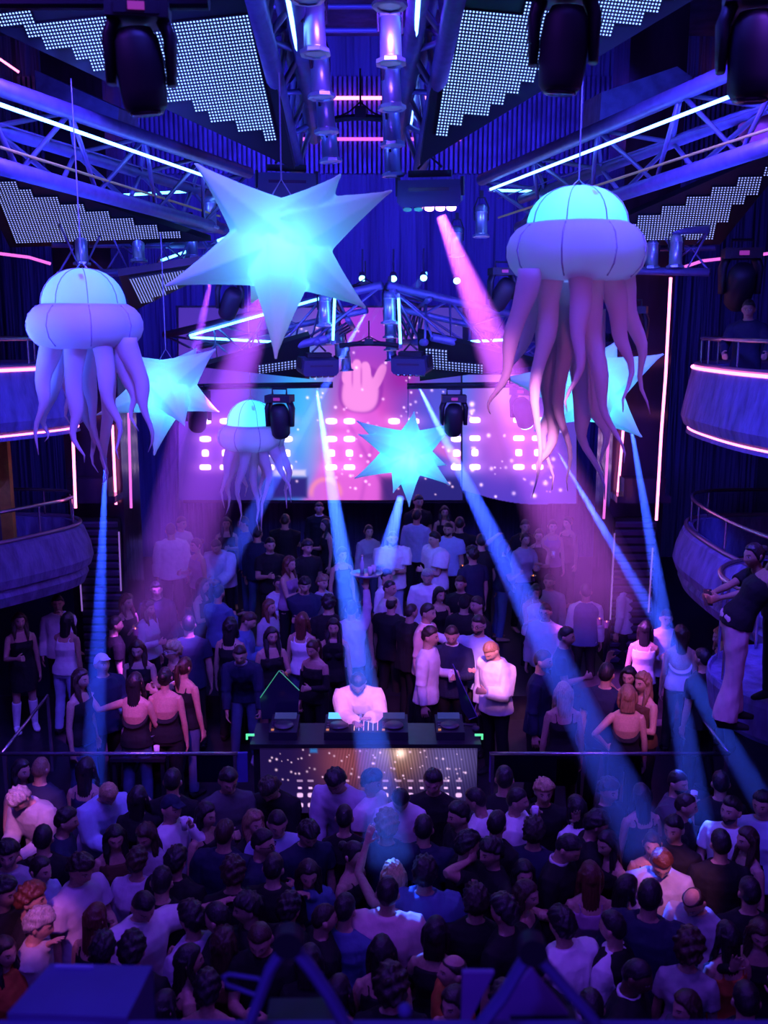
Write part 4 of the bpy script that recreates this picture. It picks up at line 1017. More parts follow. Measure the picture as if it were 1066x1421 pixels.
def jelly(C, top, rim_y, bot_y, half, tent, label, p_dome, p_rim, cd, cr, seed=0):
    """C: x of the axis and distance; picture rows of dome top, rim start and rim bottom; half width of the rim in px"""
    x, D = C; s_ = D / (1350 * math.cos(PITCH)); rim = P3((x, (rim_y + bot_y) / 2, D)); e = empty('inflatable_jellyfish', rim, label, 'inflatable jellyfish', 'hanging inflatable jellyfish')
    W = half * s_; H = (bot_y - rim_y) * s_; hd = (rim_y - top) * s_ * 1.12; wd = W * .72
    n = 48
    def gores(mb, prof, g, k=8):
        rings = []
        for r_, z in prof:
            rings.append([V((r_ * (1 + g * (abs(math.cos(a * k / 2)) - .6)) * math.cos(a), r_ * (1 + g * (abs(math.cos(a * k / 2)) - .6)) * math.sin(a), z)) for a in [2 * math.pi * q / n for q in range(n)]])
        mb.loft(rings, True)
    mb = MB(); z0 = H * .42
    gores(mb, [(wd * .98, z0 - .10 * H)] + [(wd * math.cos(R(a)) ** .85, z0 + hd * math.sin(R(a)) ** 1.0) for a in (0, 12, 24, 36, 48, 60, 70, 79, 86)] + [(.02 * W, z0 + hd * 1.005)], .05)
    d_ = mb.build('dome', m_fab, e, True)
    mb = MB()
    gores(mb, [(wd * .80, z0 - .02 * H)] + [(W * .60 + W * .40 * math.cos(R(a)), H * .5 * math.sin(R(a))) for a in (70, 50, 30, 10, -10, -30, -50, -70, -85)] + [(wd * .6, -H * .50)], .045)
    mb.build('rim', m_fab, e, True)
    for part, kk in (('dome', 8),):
        for q in range(8):
            a = 2 * math.pi * (q + .5) / 8 + 0; mb = MB()
            pts = [V((wd * 1.0 * math.cos(R(t)) ** .85 * math.cos(a), wd * 1.0 * math.cos(R(t)) ** .85 * math.sin(a), z0 + hd * math.sin(R(t)))) for t in (0, 15, 30, 45, 60, 75, 88)]
            pts = [V((W * .60 + W * .40 * math.cos(R(t)), 0, H * .5 * math.sin(R(t)))) for t in (-60, -30, 0, 30, 60)]
            pts = [V((p.x * .985 * math.cos(a), p.x * .985 * math.sin(a), p.z)) for p in pts]
            mb.tube(pts, .006, 5); mb.build('seam', m_seam, e)
            mb = MB(); mb.tube([V((wd * 1.012 * math.cos(R(t)) ** .85 * math.cos(a), wd * 1.012 * math.cos(R(t)) ** .85 * math.sin(a), z0 + hd * 1.005 * math.sin(R(t)))) for t in (4, 18, 32, 46, 60, 74, 86)], .005, 5); mb.build('seam', m_seam, e)
    rs = random.Random(seed)
    for i, t in enumerate(tent):
        dz = rs.uniform(-.5, .5) * W if len(t[-1]) == 2 else t[-1][2] * W
        pts = [at(p[0], p[1], D + dz) - rim for p in t]; r0 = rs.uniform(.165, .20) * W; ph = rs.uniform(0, 6.28); sw = rs.choice((-1, 1))
        fine = []
        for a, b in zip(pts, pts[1:]): fine += [a.lerp(b, k / 4) for k in range(4)]
        fine.append(pts[-1])
        for _ in range(2): fine = [fine[0]] + [(fine[k - 1] + fine[k] * 2 + fine[k + 1]) / 4 for k in range(1, len(fine) - 1)] + [fine[-1]]
        m_ = len(fine) - 1; mb = MB()
        fine = [q_ + V((sw * math.sin(5.2 * (k / m_) ** 1.15 * 2 + ph) * .085 * W * (k / m_) ** .8 * (1 if k < m_ else .5), math.cos(7.0 * k / m_ + ph) * .06 * W * k / m_, 0)) for k, q_ in enumerate(fine)]
        rad = lambda t: 1.0 - .30 * t / .35 if t < .35 else (.70 - .38 * (t - .35) / .30 if t < .65 else max(.035, .32 - .30 * (t - .65) / .35))
        mb.tube([fine[0] + V((0, 0, .12 * W))] + fine, [r0] + [r0 * rad(k / m_) * (1 + .07 * math.sin(k * 1.3 + i)) for k in range(m_ + 1)], 12)
        mb.build('tentacle', m_fab, e, True)
    mb = MB(); mb.box((.16 * wd, -wd * .60, z0 + hd * .70), (.035, .02, .22 * hd), Matrix.Rotation(R(-38), 3, 'X') @ Matrix.Rotation(R(-18), 3, 'Y')); mb.build('air_valve', m_seam, e)
    mb = MB(); mb.tube([(-.12 * W, 0, z0 + hd * .96), (0, 0, z0 + hd * 1.16), (.12 * W, 0, z0 + hd * .96)], .006, 6); mb.tube([(0, 0, z0 + hd * 1.16), (0, 0, z0 + hd * 1.16 + 1.6)], .006, 6); mb.build('hanging_wire', m_wire, e)
    a = lamp(V((0, 0, z0 + hd * .22)), p_dome, cd, .08, e); a.name = 'inner_lamp'
    b = lamp(V((0, 0, -H * .15)), p_rim, cr, .10, e); b.name = 'rim_lamp'
jelly((800, 7.6), 266, 312, 388, 91, [[(735, 385), (722, 440), (702, 500), (690, 545), (681, 575, -.55)], [(747, 385), (737, 440), (716, 500), (704, 532, .3)], [(765, 385), (758, 450), (748, 515), (746, 600), (738, 690, -.3)], [(788, 390), (785, 470), (777, 560), (785, 620), (792, 682, .3)],
      [(805, 385), (808, 450), (799, 512), (790, 572, -.6)], [(822, 390), (818, 470), (836, 540), (850, 590), (863, 642, -.35)], [(848, 385), (860, 450), (873, 500), (869, 572, -.2)], [(866, 385), (878, 450), (893, 505), (900, 575, .2)],
      [(800, 440), (806, 570), (815, 620), (839, 692, .5)], [(822, 440), (828, 560), (836, 600), (841, 655, .6)], [(770, 430), (768, 560), (760, 630), (745, 662, .55)], [(757, 430), (762, 560), (757, 600), (763, 680, .6)]],
      'largest inflatable jellyfish, cyan dome and pink tentacles, hanging upper right', 13, 2.5, (.03, .78, 1.0), (.16, .22, 1.0), 1)
jelly((118, 9.3), 378, 422, 482, 76, [[(72, 478), (60, 530), (57, 570), (50, 632, -.4)], [(84, 480), (74, 535), (60, 590), (64, 612, .3)], [(105, 482), (101, 560), (106, 600), (114, 642, -.5)], [(128, 482), (121, 540), (134, 590), (143, 668, .2)],
      [(142, 480), (150, 540), (160, 585), (168, 637, -.5)], [(150, 482), (147, 560), (149, 640), (140, 672, .4)], [(165, 478), (178, 525), (184, 560), (192, 598, -.2)], [(175, 478), (195, 530), (207, 575), (205, 628, -.3)], [(116, 482), (117, 560), (126, 610), (138, 655, .5)], [(95, 480), (93, 540), (96, 590, .5)]],
      'violet blue inflatable jellyfish hanging at the left by the pillar', 13, 2.5, (.01, .28, 1.0), (.10, .12, 1.0), 2)
jelly((349, 14.3), 557, 588, 624, 46, [[(322, 620), (311, 660), (310, 705, -.3)], [(333, 622), (317, 668), (315, 714, .2)], [(343, 622), (331, 670), (332, 730, -.4)], [(352, 622), (353, 680), (361, 736, .3)], [(365, 622), (373, 660), (361, 737, -.3)], [(358, 622), (368, 655), (358, 700, .5)],
      [(376, 618), (391, 650), (406, 697, -.3)], [(384, 614), (402, 655), (396, 706, .2)], [(340, 622), (338, 660), (341, 690, .5)]],
      'smallest inflatable jellyfish, blue and violet, hanging before the screen', 16, 4, (.02, .62, 1.0), (.12, .2, 1.0), 3)
# ================================================================ video screens and the dj booth
def picture_mesh(name, P, nx, ny, paint):
    """grid in the plane of 4 corner points; colour attribute painted by a function of (u, v)"""
    A, B, C, D_ = P; vs = []; fs = []; cols = np.zeros(((nx + 1) * (ny + 1), 4), dtype=np.float32); cols[:, 3] = 1
    U, W = np.meshgrid(np.linspace(0, 1, nx + 1), np.linspace(0, 1, ny + 1))
    for j in range(ny + 1):
        for i in range(nx + 1):
            u = i / nx; v = j / ny; vs.append((A.lerp(B, u)).lerp(D_.lerp(C, u), v))
    for j in range(ny):
        for i in range(nx):
            a = j * (nx + 1) + i; fs.append((a, a + 1, a + nx + 2, a + nx + 1))
    me = bpy.data.meshes.new(name); me.from_pydata(vs, [], fs)
    cols[:, :3] = np.clip(paint(U, W), 0, 6).reshape(-1, 3)
    at_ = me.color_attributes.new('picture', 'FLOAT_COLOR', 'POINT'); at_.data.foreach_set('color', cols.ravel())
    return me
def screen_material(name, es):
    m = bpy.data.materials.new(name); m.use_nodes = True; N, L = nodes(m); b = N['Principled BSDF']; a = N.new('ShaderNodeAttribute'); a.attribute_name = 'picture'
    b.inputs['Base Color'].default_value = (.004, .004, .005, 1); b.inputs['Roughness'].default_value = .9; b.inputs['Specular IOR Level'].default_value = .1
    L.new(a.outputs['Color'], b.inputs['Emission Color']); b.inputs['Emission Strength'].default_value = es
    return m
def G(X, Y, x, y, sx, sy=None, rot=0):
    sy = sy or sx; c, s_ = math.cos(R(rot)), math.sin(R(rot)); dx, dy = X - x, Y - y
    return np.exp(-((dx * c + dy * s_) / sx) ** 2 - ((-dx * s_ + dy * c) / sy) ** 2)
def edge(d, w): return 1 / (1 + np.exp(np.clip(d / w, -40, 40)))
def mix(img, col, a): return img * (1 - a[..., None]) + np.array(col) * a[..., None]
def blocks(img, X, Y, rows, cols, k, glow):
    for y, kind in rows:
        for x in cols:
            hw, hh = (7.5, 3.6) if kind == 'r' else (4.6, 4.6)
            a = edge(((np.abs(X - x) / hw) ** 4 + (np.abs(Y - y) / hh) ** 4) - 1, .12)
            img += a[..., None] * np.array((3.2, 2.3, 3.2)) * k + G(X, Y, x, y, hw * 2.1, hh * 2.4)[..., None] * np.array((.8, .25, .8)) * glow
    return img
rngS = np.random.RandomState(4)
def sparks(img, X, Y, box, n, k=1.0, r=(.7, 1.8)):
    for _ in range(n):
        x = rngS.uniform(box[0], box[2]); y = rngS.uniform(box[1], box[3]); s_ = rngS.uniform(*r)
        img += G(X, Y, x, y, s_)[..., None] * np.array((1.6, 1.0, 1.5)) * k * rngS.uniform(.4, 1)
    return img
ROWS = ((582, 'r'), (607, 'r'), (627, 'c'), (647, 'r'))
def main_pic(U, W):
    X = 248 + U * (642 - 248); Y = 427 + W * (694 - 427); img = np.zeros(X.shape + (3,)) + np.array((.06, .03, .42))
    img = mix(img, (.03, .26, 1.0), np.minimum(1, 1.3 * G(X, Y, 415, 600, 52, 120))); img = mix(img, (.02, .55, 1.0), G(X, Y, 425, 570, 30, 70) * .9)
    img = mix(img, (.16, .04, .60), G(X, Y, 280, 600, 60, 120) * .9)
    img = mix(img, (.80, .08, .62), np.minimum(1, 1.2 * G(X, Y, 508, 610, 52, 120))); img = mix(img, (.95, .20, .62), G(X, Y, 480, 650, 38, 60) * .9)
    img = mix(img, (.42, .05, .80), G(X, Y, 500, 450, 60, 45) * .9); img = mix(img, (.10, .12, .85), G(X, Y, 610, 600, 55, 120) * .8)
    # a raised hand and sleeve, large and pink
    arm = edge(np.abs(X - (503 - (Y - 555) * .06)) - (19 + np.maximum(0, Y - 560) * .40), 2.5) * edge(552 - Y, 2); img = mix(img, (.80, .13, .80), arm * .8)
    img = mix(img, (.42, .05, .55), edge(np.abs(X - (470 + (Y - 560) * .55)) - 3, 1.2) * edge(575 - Y, 3) * .5)
    img = mix(img, (.42, .05, .55), edge(np.abs(X - (520 - (Y - 600) * .2)) - 2.5, 1.2) * edge(590 - Y, 3) * .4)
    sup = lambda x, y, a_, b_, rt=0: (lambda dx, dy: (np.abs((dx * math.cos(R(rt)) + dy * math.sin(R(rt))) / a_) ** 2.6 + np.abs((-dx * math.sin(R(rt)) + dy * math.cos(R(rt))) / b_) ** 2.6))(X - x, Y - y)
    img = mix(img, (.30, .03, .48), edge(sup(501, 538, 31, 33, 5) - 1, .06) * .75)
    for q in ((500, 543, 25, 26, 5), (483, 516, 8, 15, 8), (495, 513, 7, 16, 2), (508, 515, 7, 15, -6), (526, 521, 6.5, 19, 24)): img = mix(img, (1.0, .30, .88), edge(sup(*q) - 1, .08))
    for x in (489, 501.5): img = mix(img, (.55, .08, .6), edge(np.abs(X - x) - .8, .5) * edge(np.abs(Y - 520) - 12, 2))
    img = mix(img, (.35, .02, .40), G(X, Y, 558, 522, 24, 24) * .95); img = mix(img, (.85, .16, .70), edge(np.abs(Y - (585 + (X - 540) * .5)) - 9, 2) * edge(536 - X, 3) * .7)
    # dark console and floor line along the bottom
    img = mix(img, (.03, .02, .22), edge(np.maximum(np.abs(X - 403) - 24, np.abs(Y - 676) - 15), 1)); img = mix(img, (.75, .7, 1.0), edge(np.maximum(np.abs(X - 402) - 22, np.abs(Y - 655) - 4), .8))
    img = mix(img, (1.0, .3, .45), edge(np.abs(np.hypot(X - 452, Y - 684) - 20) - 3, 1) * edge(Y - 688, 2) * .8)
    img = mix(img, (.02, .015, .18), edge(np.maximum(np.abs(X - 590) - 62, 660 - Y), 2) * .93)
    img = mix(img, (.03, .01, .20), edge(X - 385, 14) * edge(640 - Y, 14) * .9)
    img = blocks(img, X, Y, ROWS, (285, 313, 373, 398, 460, 485, 547, 574, 634), 1.0, .32)
    return sparks(img, X, Y, (380, 440, 640, 690), 120)
def wing_pic(U, W):
    X = 642 + U * (800 - 642); Y = 520 + W * (702 - 520); img = np.zeros(X.shape + (3,)) + np.array((.14, .06, .70))
    img = mix(img, (.06, .18, .9), edge(X - 660, 8)); img = mix(img, (.62, .14, .85), G(X, Y, 700, 590, 40, 70)); img = mix(img, (.9, .35, .95), G(X, Y, 700, 545, 22, 30) * .8)
    img = mix(img, (.07, .04, .55), edge(655 + (X - 642) * .12 - Y, 6) * .75)
    img = mix(img, (.10, .05, .50), edge(760 - X, 12) * .6)
    img = blocks(img, X, Y, ROWS, (660, 722, 748), .9, .4)
    return sparks(img, X, Y, (650, 560, 780, 690), 50, 1, (.7, 3.0))
m_scr = screen_material('screen_picture', 1.0)
e = empty('video_screen', at(445, 694, 19.2), 'big video screen with a pink raised hand, filling the stage back', 'video screen', 'video screens')
me = picture_mesh('picture', [at(x, y, 19.2) - e.location for x, y in ((248, 427), (642, 427), (642, 694), (248, 694))], 330, 224, main_pic); me.materials.append(m_scr); obj('picture', me, e)
mb = MB(); a = at(244, 424, 19.25) - e.location; b = at(646, 698, 19.25) - e.location; mb.box(((a.x + b.x) / 2, .12, (a.z + b.z) / 2), (b.x - a.x, .18, a.z - b.z)); mb.build('cabinet', m_black, e)
e = empty('wing_screen', at(720, 700, 18.7), 'violet side screen with a curved lower edge, right of the big screen', 'video screen', 'video screens')
q = [at(642, 520, 19.1), at(800, 520, 18.2), at(800, 702, 18.2), at(642, 702, 19.1)]
me = picture_mesh('picture', [p - e.location for p in q], 160, 180, wing_pic); me.materials.append(m_scr)
bm = bmesh.new(); bm.from_mesh(me)
kill = []
for f in bm.faces:
    c = f.calc_center_median() + e.location; d = c - CAM; px = 533 + F_PX * d.x / d.dot(FWD); py = 710.5 - F_PX * d.dot(UPV) / d.dot(FWD)
    low = 680 + 20 * math.sin(max(0, min(1, (px - 642) / 130)) * math.pi * .62)
    if py > low: kill.append(f)
bmesh.ops.delete(bm, geom=kill, context='FACES'); bm.to_mesh(me); bm.free(); obj('picture', me, e)
mb = MB(); mb.prism([p - e.location + V((0, .03, 0)) for p in (at(640, 518, 19.1), at(803, 518, 18.2), at(803, 668, 18.2), at(760, 690, 18.5), at(720, 692, 18.7), at(640, 676, 19.1))], (0, .12, 0)); mb.build('cabinet', m_black, e)
# ---- booth
Yb = 9.62
zt = at(507, 1033, Yb).z
xl, xr = at(347, 1040, Yb).x, at(668, 1040, Yb).x
e = empty('dj_booth', ((xl + xr) / 2, Yb, .0), 'long black dj booth with a glittering screen across its front', 'dj booth')
W_ = xr - xl
mb = MB(); mb.box((0, .28, zt - .03), (W_, .56, .06)); mb.build('counter', m_stage, e)
mb = MB(); mb.box((0, .29, (zt - .06) / 2), (W_ - .06, .50, zt - .06)); mb.build('body', m_black, e)
def booth_pic(U, W):
    X = 360 + U * 303; Y = 1040 + W * 90; img = np.zeros(X.shape + (3,)) + np.array((.02, .008, .10))
    img = mix(img, (.45, .10, .16), G(X, Y, 485, 1065, 40, 70)); img = mix(img, (.55, .22, .10), G(X, Y, 560, 1050, 40, 40)); img = mix(img, (.22, .16, .55), G(X, Y, 625, 1055, 45, 50)); img = mix(img, (.75, .45, .45), G(X, Y, 548, 1046, 25, 16))
    stripe = .5 + .5 * np.sin((X - (Y - 1040) * .18 * np.sign(X - 540)) * 1.5); img *= (.55 + .6 * stripe * edge(470 - X, 6) + .45 * edge(X - 470, 6))[..., None]
    img = mix(img, (.02, .01, .12), edge(1078 - Y, 8)[...] * .6)
    for y, kind in ((1085, 'r'), (1095, 'c'), (1105, 'r'), (1119, 'r')):
        for x in (415, 430, 463, 480, 535, 553, 570, 586, 620, 638): img += edge(((np.abs(X - x) / (4.2 if kind == 'r' else 2.6)) ** 4 + (np.abs(Y - y) / (1.6 if y < 1100 else 3.0)) ** 4) - 1, .15)[..., None] * np.array((1.2, .7, 1.3)) * (.5 if y < 1090 else 1.3)
    img += G(X, Y, 556, 1047, 6)[..., None] * np.array((2.4, 1.5, 1.2)); img = mix(img, (.05, .25, .8), edge(np.maximum(np.abs(X - 435) - 5, np.abs(Y - 1043) - 3), .5))
    img *= .62
    return sparks(img, X, Y, (370, 1042, 655, 1085), 75, .9, (.5, 1.4))
a = at(360, 1040, Yb - .03); b = at(663, 1040, Yb - .03); zb = at(500, 1130, Yb - .03).z
me = picture_mesh('front_screen', [V((a.x, Yb, a.z)) - e.location + V((0, 0, 0)), V((b.x, Yb, a.z)) - e.location, V((b.x, Yb, zb)) - e.location, V((a.x, Yb, zb)) - e.location], 300, 90, booth_pic); me.materials.append(m_scr); obj('front_screen', me, e)
# players, mixer and the edge lit fins on the counter
def deck(px, w, lab, scr):
    p = at_z(px, 1026, zt); e = empty('media_player', (p.x, Yb + .30, zt), lab, 'media player', 'players on the booth')
    mb = MB(); mb.prism([V((-w / 2, -.20, 0)), V((-w / 2, .20, 0)), V((-w / 2, .20, .13)), V((-w / 2, .08, .12)), V((-w / 2, -.20, .09))], (w, 0, 0)); mb.build('body', m_dark, e)
    mb = MB(); mb.lathe([(.001, .018), (.10, .018), (.105, .0), (.001, 0)], 28, Matrix.Translation(V((0, -.06, .105)))); mb.build('jog_wheel', mat('jog_grey', (.08, .08, .1), .35, .5), e, True)
    mb = MB(); mb.box((0, .14, .135), (w * .8, .10, .012), Matrix.Rotation(R(18), 3, 'X')); mb.build('display', mat('display_' + scr, (.02, .03, .05), .2, emit=(.10, .45, 1.0) if scr == 'on' else (.05, .06, .25), es=1.6 if scr == 'on' else .5), e)
    for k in range(4): mb = MB(); mb.box((-w * .38, -.15 + .05 * k, .10 + .006 * k), (.03, .03, .012)); mb.build('pad', mat('pad_glow', (.1, .05, .05), .4, emit=(.9, .3, .1), es=.6) if k == 0 else m_lens, e)
deck(393, .30, 'player at the left end of the booth, screen dim', 'off'); deck(470, .31, 'player left of the mixer with a bright blue screen', 'on'); deck(547, .30, 'player right of the mixer, screen dim', 'dim'); deck(625, .30, 'player at the right end of the booth, screen dim', 'off')
p = at_z(508, 1022, zt); e = empty('dj_mixer', (p.x, Yb + .30, zt), 'dj mixer with rows of lit faders under the hands of the dj', 'mixer')
mb = MB(); mb.prism([V((-.16, -.2, 0)), V((-.16, .2, 0)), V((-.16, .2, .13)), V((-.16, -.2, .09))], (.32, 0, 0)); mb.build('body', m_dark, e)
rs = random.Random(3)
for k in range(6): mb = MB(); mb.box((-.125 + .05 * k, -.02, .118), (.010, .30, .010), Matrix.Rotation(R(5.7), 3, 'X')); mb.build('fader', mat('fader_glow_%d' % (k % 3), (.3, .3, .35), .3, emit=((1, .5, .15), (.5, .4, 1), (1, .3, .6))[k % 3], es=.9), e)
for k in range(10): mb = MB(); mb.lathe([(.001, .02), (.011, .02), (.013, 0), (.001, 0)], 10, Matrix.Translation(V((-.125 + .062 * (k % 5), .10 + .06 * (k // 5), .125)))); mb.build('knob', m_chrome, e)
m_fin = mat('acrylic_fin', (.02, .018, .05), .15, spec=.7); m_green = mat('edge_green', (.1, .4, .2), .3, emit=(.10, .75, .28), es=.35)
for pts, lab, ed in (([(362, 1000), (388, 963), (416, 990), (414, 1026), (364, 1030)], 'dark acrylic fin with green edges at the left of the booth', m_green), ([(628, 958), (662, 1030), (650, 1034), (640, 1020)], 'tall violet acrylic fin at the right of the booth', mat('fin_violet', (.2, .12, .5), .3))):
    poly = [at(x, y, Yb + .66) for x, y in pts]; dz = zt - min(p.z for p in poly); poly = [p + V((0, 0, max(0, dz))) for p in poly]
    e = empty('acrylic_fin', poly[-1], lab, 'acrylic fin', 'acrylic fins on the booth'); mb = MB(); mb.prism([p - poly[-1] for p in poly], (0, .014, 0)); mb.build('sheet', m_fin, e)
    mb = MB(); mb.tube([p - poly[-1] for p in poly[:3]], .006, 6); mb.build('lit_edge', ed, e)
for x, y, lab in ((348, 1026, 'green glowing bracket at the left corner of the booth'), (664, 1026, 'green glowing bracket at the right corner of the booth')):
    p = at_z(x, y, zt); mb = MB(); mb.box((0, 0, .02), (.08, .02, .02)); mb.box((-.04 if x < 500 else .04, 0, 0), (.02, .02, .06)); tag(mb.build('corner_bracket', mat('edge_green2', (.1, .4, .2), .3, emit=(.12, .9, .35), es=1.0), loc=p + V((0, 0, .03))), lab, 'bracket', 'green brackets')
p = at_z(651, 1024, zt)
e = empty('headphones', (p.x, Yb + .35, zt + .03), 'black headphones lying on the booth right of the dj', 'headphones')
mb = MB(); mb.tube([(.09 * math.cos(a), .09 * math.sin(a), 0) for a in [R(20 * k) for k in range(13)]], .012, 8); mb.build('headband', m_dark, e, True)
for sd in (1, -1): mb = MB(); mb.lathe([(.001, .025), (.04, .02), (.042, -.02), (.001, -.025)], 16, Matrix.Translation(V((sd * .09, -.02, 0)))); mb.build('ear_cup', m_dark, e, True)
# tables with bottles on the stage at both sides
m_tbl = mat('table_dark', (.03, .02, .03), .3)
def bottle_table(px, py, lab, seed, items):
    p = at_z(px, py, 1.25); e = empty('low_table', (p.x, p.y, .5), lab, 'table', 'bottle tables on the stage')
    mb = MB(); mb.box((0, 0, .73), (.62, .5, .04)); mb.build('table_top', m_tbl, e)
    for sx in (-1, 1):
        for sy in (-1, 1): mb = MB(); mb.box((sx * .27, sy * .21, .355), (.04, .04, .71)); mb.build('leg', m_tbl, e)
    for (kind, dx, dy, lb) in items:
        q = V((p.x + dx, p.y + dy, 1.25))
        if kind == 'bucket':
            b = empty('ice_bucket', q, lb, 'ice bucket', 'ice buckets'); mb = MB(); mb.lathe([(.001, .005), (.10, .005), (.13, .22), (.138, .22), (.138, .232), (.124, .225), (.10, .02), (.001, .018)], 24); mb.build('pail', m_chrome, b, True)
            for sd in (1, -1): mb = MB(); mb.tube([(sd * .12, -.03, .15), (sd * .17, 0, .16), (sd * .12, .03, .15)], .008, 6); mb.build('handle', m_chrome, b)
        elif kind == 'lampb':
            b = empty('table_lamp', q, lb, 'lamp', 'lit things on the tables'); mb = MB(); mb.lathe([(.001, 0), (.05, 0), (.05, .02), (.012, .03), (.012, .10), (.001, .10)], 16); mb.build('base', m_chrome, b)
            mb = MB(); mb.lathe([(.001, .10), (.05, .10), (.06, .2), (.045, .22), (.001, .22)], 16); mb.build('shade', mat('lamp_warm', (.8, .5, .4), .4, emit=(1, .35, .45), es=2.6), b, True)
        else: hold_thing(kind, q + V((0, 0, .11 if kind == 'bottle' else .06)), lb)
bottle_table(198, 1040, 'dark table crowded with glasses behind the left railing', 1, [('bucket', .06, -.05, 'round chrome ice bucket on the left table'), ('lampb', .22, .02, 'pink glowing lamp on the left table'), ('bottle', -.18, -.02, 'bottle standing at the left end of the left table'), ('glass', -.06, -.18, 'glass at the front of the left table'), ('glass', .20, -.16, 'glass beside the pink lamp'), ('bottle', -.08, .14, 'bottle behind the chrome bucket')])
bottle_table(832, 1024, 'dark table crowded with glasses behind the right railing', 2, [('flute', -.05, -.1, 'tall stemmed glass at the front of the right table'), ('bucket', .04, .06, 'chrome ice bucket on the right table'), ('bottle', -.2, .05, 'bottle at the left end of the right table'), ('glass', .22, -.12, 'glass at the right end of the right table'), ('glass', -.18, -.17, 'glass at the left front of the right table'), ('flute', .18, .12, 'stemmed glass behind the right bucket')])
for x, y, Y, lab in ((832, 862, 13.2, 'small orange candle glow on a far table at the right'), (842, 866, 13.1, 'wide orange candle glow beside the waistcoat man'), (382, 785, 15.5, 'tiny orange candle behind the crowd, left'), (413, 785, 15.5, 'tiny orange candle near the raised tray'), (740, 802, 14.5, 'tiny orange candle at the right back'), (188, 876, 12.2, 'small orange candle by the woman in front of the left louvres'), (642, 788, 15.0, 'orange drink glow beside the man in blue shirt')):
    p = at(x, y, Y); e = empty('candle_holder', p, lab, 'candle', 'small candles'); mb = MB(); mb.lathe([(.001, -.05), (.035, -.05), (.04, .04), (.034, .04), (.03, -.04), (.001, -.04)], 12); mb.build('glass_holder', m_lens, e)
    mb = MB(); mb.lathe([(.001, -.03), (.014, -.02), (.010, .02), (.001, .05)], 10); mb.build('flame', mat('flame', (.5, .2, .05), .4, emit=(1, .22, .04), es=5), e)
# ---- lighting gear close to the camera, along the bottom edge
m_lid = bumpy(mat('lid_blue', (.12, .11, .36), .6), 3, .3, .01, vary=.15)
e = empty('speaker_cabinet', at(112, 1380, 2.9), 'large blue flat topped cabinet at the bottom left corner', 'cabinet')
z0 = at(112, 1365, 2.9).z
q = [at_z(70, 1337, z0), at_z(212, 1340, z0), at_z(176, 1412, z0), at_z(10, 1406, z0)]
mb = MB(); mb.prism([p - e.location for p in q], (0, 0, -.5)); mb.build('body', m_lid, e)
mb = MB(); a, b = at_z(76, 1341, z0 + .004), at_z(130, 1342, z0 + .004); mb.bar(a - e.location, b - e.location, .012, .008); mb.build('edge_strip', mat('edge_lav', (.4, .4, .8), .4), e)  # pale lavender bar along the far edge of the lid
def yoke(pts_l, apex, pts_r, lab, Y=2.7):
    e = empty('lamp_yoke', at(apex[0], apex[1], Y), lab, 'stage light', 'stage lights along the bottom edge'); o_ = e.location
    for L_ in (pts_l, pts_r):
        mb = MB(); mb.tube([at(x, y, Y) - o_ for x, y in [apex] + L_], [(.030, .018)] * (len(L_) + 1), 8); mb.build('arm', m_lid, e)
    mb = MB(); mb.lathe([(.001, .03), (.045, .03), (.045, -.03), (.001, -.03)], 18, Matrix.Rotation(R(90), 4, 'X')); mb.build('pivot', m_dark, e)
    mb = MB(); c = at((pts_l[-1][0] + pts_r[-1][0]) / 2, max(pts_l[-1][1], pts_r[-1][1]) - 10, Y + .12) - o_
    mb.box(c + V((0, 0, -.02)), (.22, .16, .16)); mb.build('housing', m_dark, e)
    return e
e1 = yoke([(375, 1345), (350, 1412), (345, 1440)], (400, 1305), [(432, 1345), (455, 1378), (490, 1440)], 'black stage light with a blue yoke at the bottom, left of centre')
mb = MB(); o_ = e1.location; mb.tube([at(x, y, 2.7) - o_ for x, y in ((318, 1352), (358, 1358), (370, 1372), (352, 1380), (314, 1366), (310, 1355), (318, 1352))], .006, 8); mb.build('safety_loop', m_lid, e1, True)
e2 = yoke([(700, 1380), (668, 1421), (660, 1450)], (738, 1315), [(775, 1360), (815, 1405), (850, 1450)], 'black stage light with a blue yoke at the bottom, right of centre')
for poly, lab in (([(642, 1350), (686, 1350), (650, 1421), (640, 1421)], 'violet metal flap between the bottom stage lights'), ([(738, 1346), (796, 1416), (672, 1416), (715, 1372)], 'large violet metal plate behind the right bottom stage light')):
    p3 = [at(x, y, 2.85) for x, y in poly]; mb = MB(); mb.prism([p for p in p3], (0, .02, 0)); tag(mb.build('metal_plate', bumpy(mat('plate_violet', (.28, .14, .50), .5), 3, .1, .01)), lab, 'metal plate', 'metal plates along the bottom edge')
mb = MB(); mb.lathe([(.022 * math.cos(a), .022 * math.sin(a)) for a in [R(-89 + 17.8 * k) for k in range(11)]], 16); tag(mb.build('blue_ball', m_lid, loc=at(562, 1402, 2.6), smooth=True), 'round blue ball at the bottom edge near the centre', 'ball')
mb = MB(); mb.tube([at(-20, 1421, 2.75), at(1090, 1421, 2.75)], .012, 10); tag(mb.build('lighting_pipe', m_lid), 'blue pipe along the very bottom edge', 'pipe', 'lighting pipes')
# ================================================================ the guests
def it(s):
    a = s.split(':'); return (a[0], a[1]) + ((float(a[2]),) if len(a) > 2 else ())
def p(px, py, z, sex, face, pose, top, bottom, hair, label, ex='', **kw):
    person(px, py, z, sex, face, pose, it(top), it(bottom) if bottom else None, it(hair) if hair else (None, None), label,
           extra=[it(q) for q in ex.split()] + kw.pop('xt', []), **kw)
G_ = 'dancers packed on the floor'
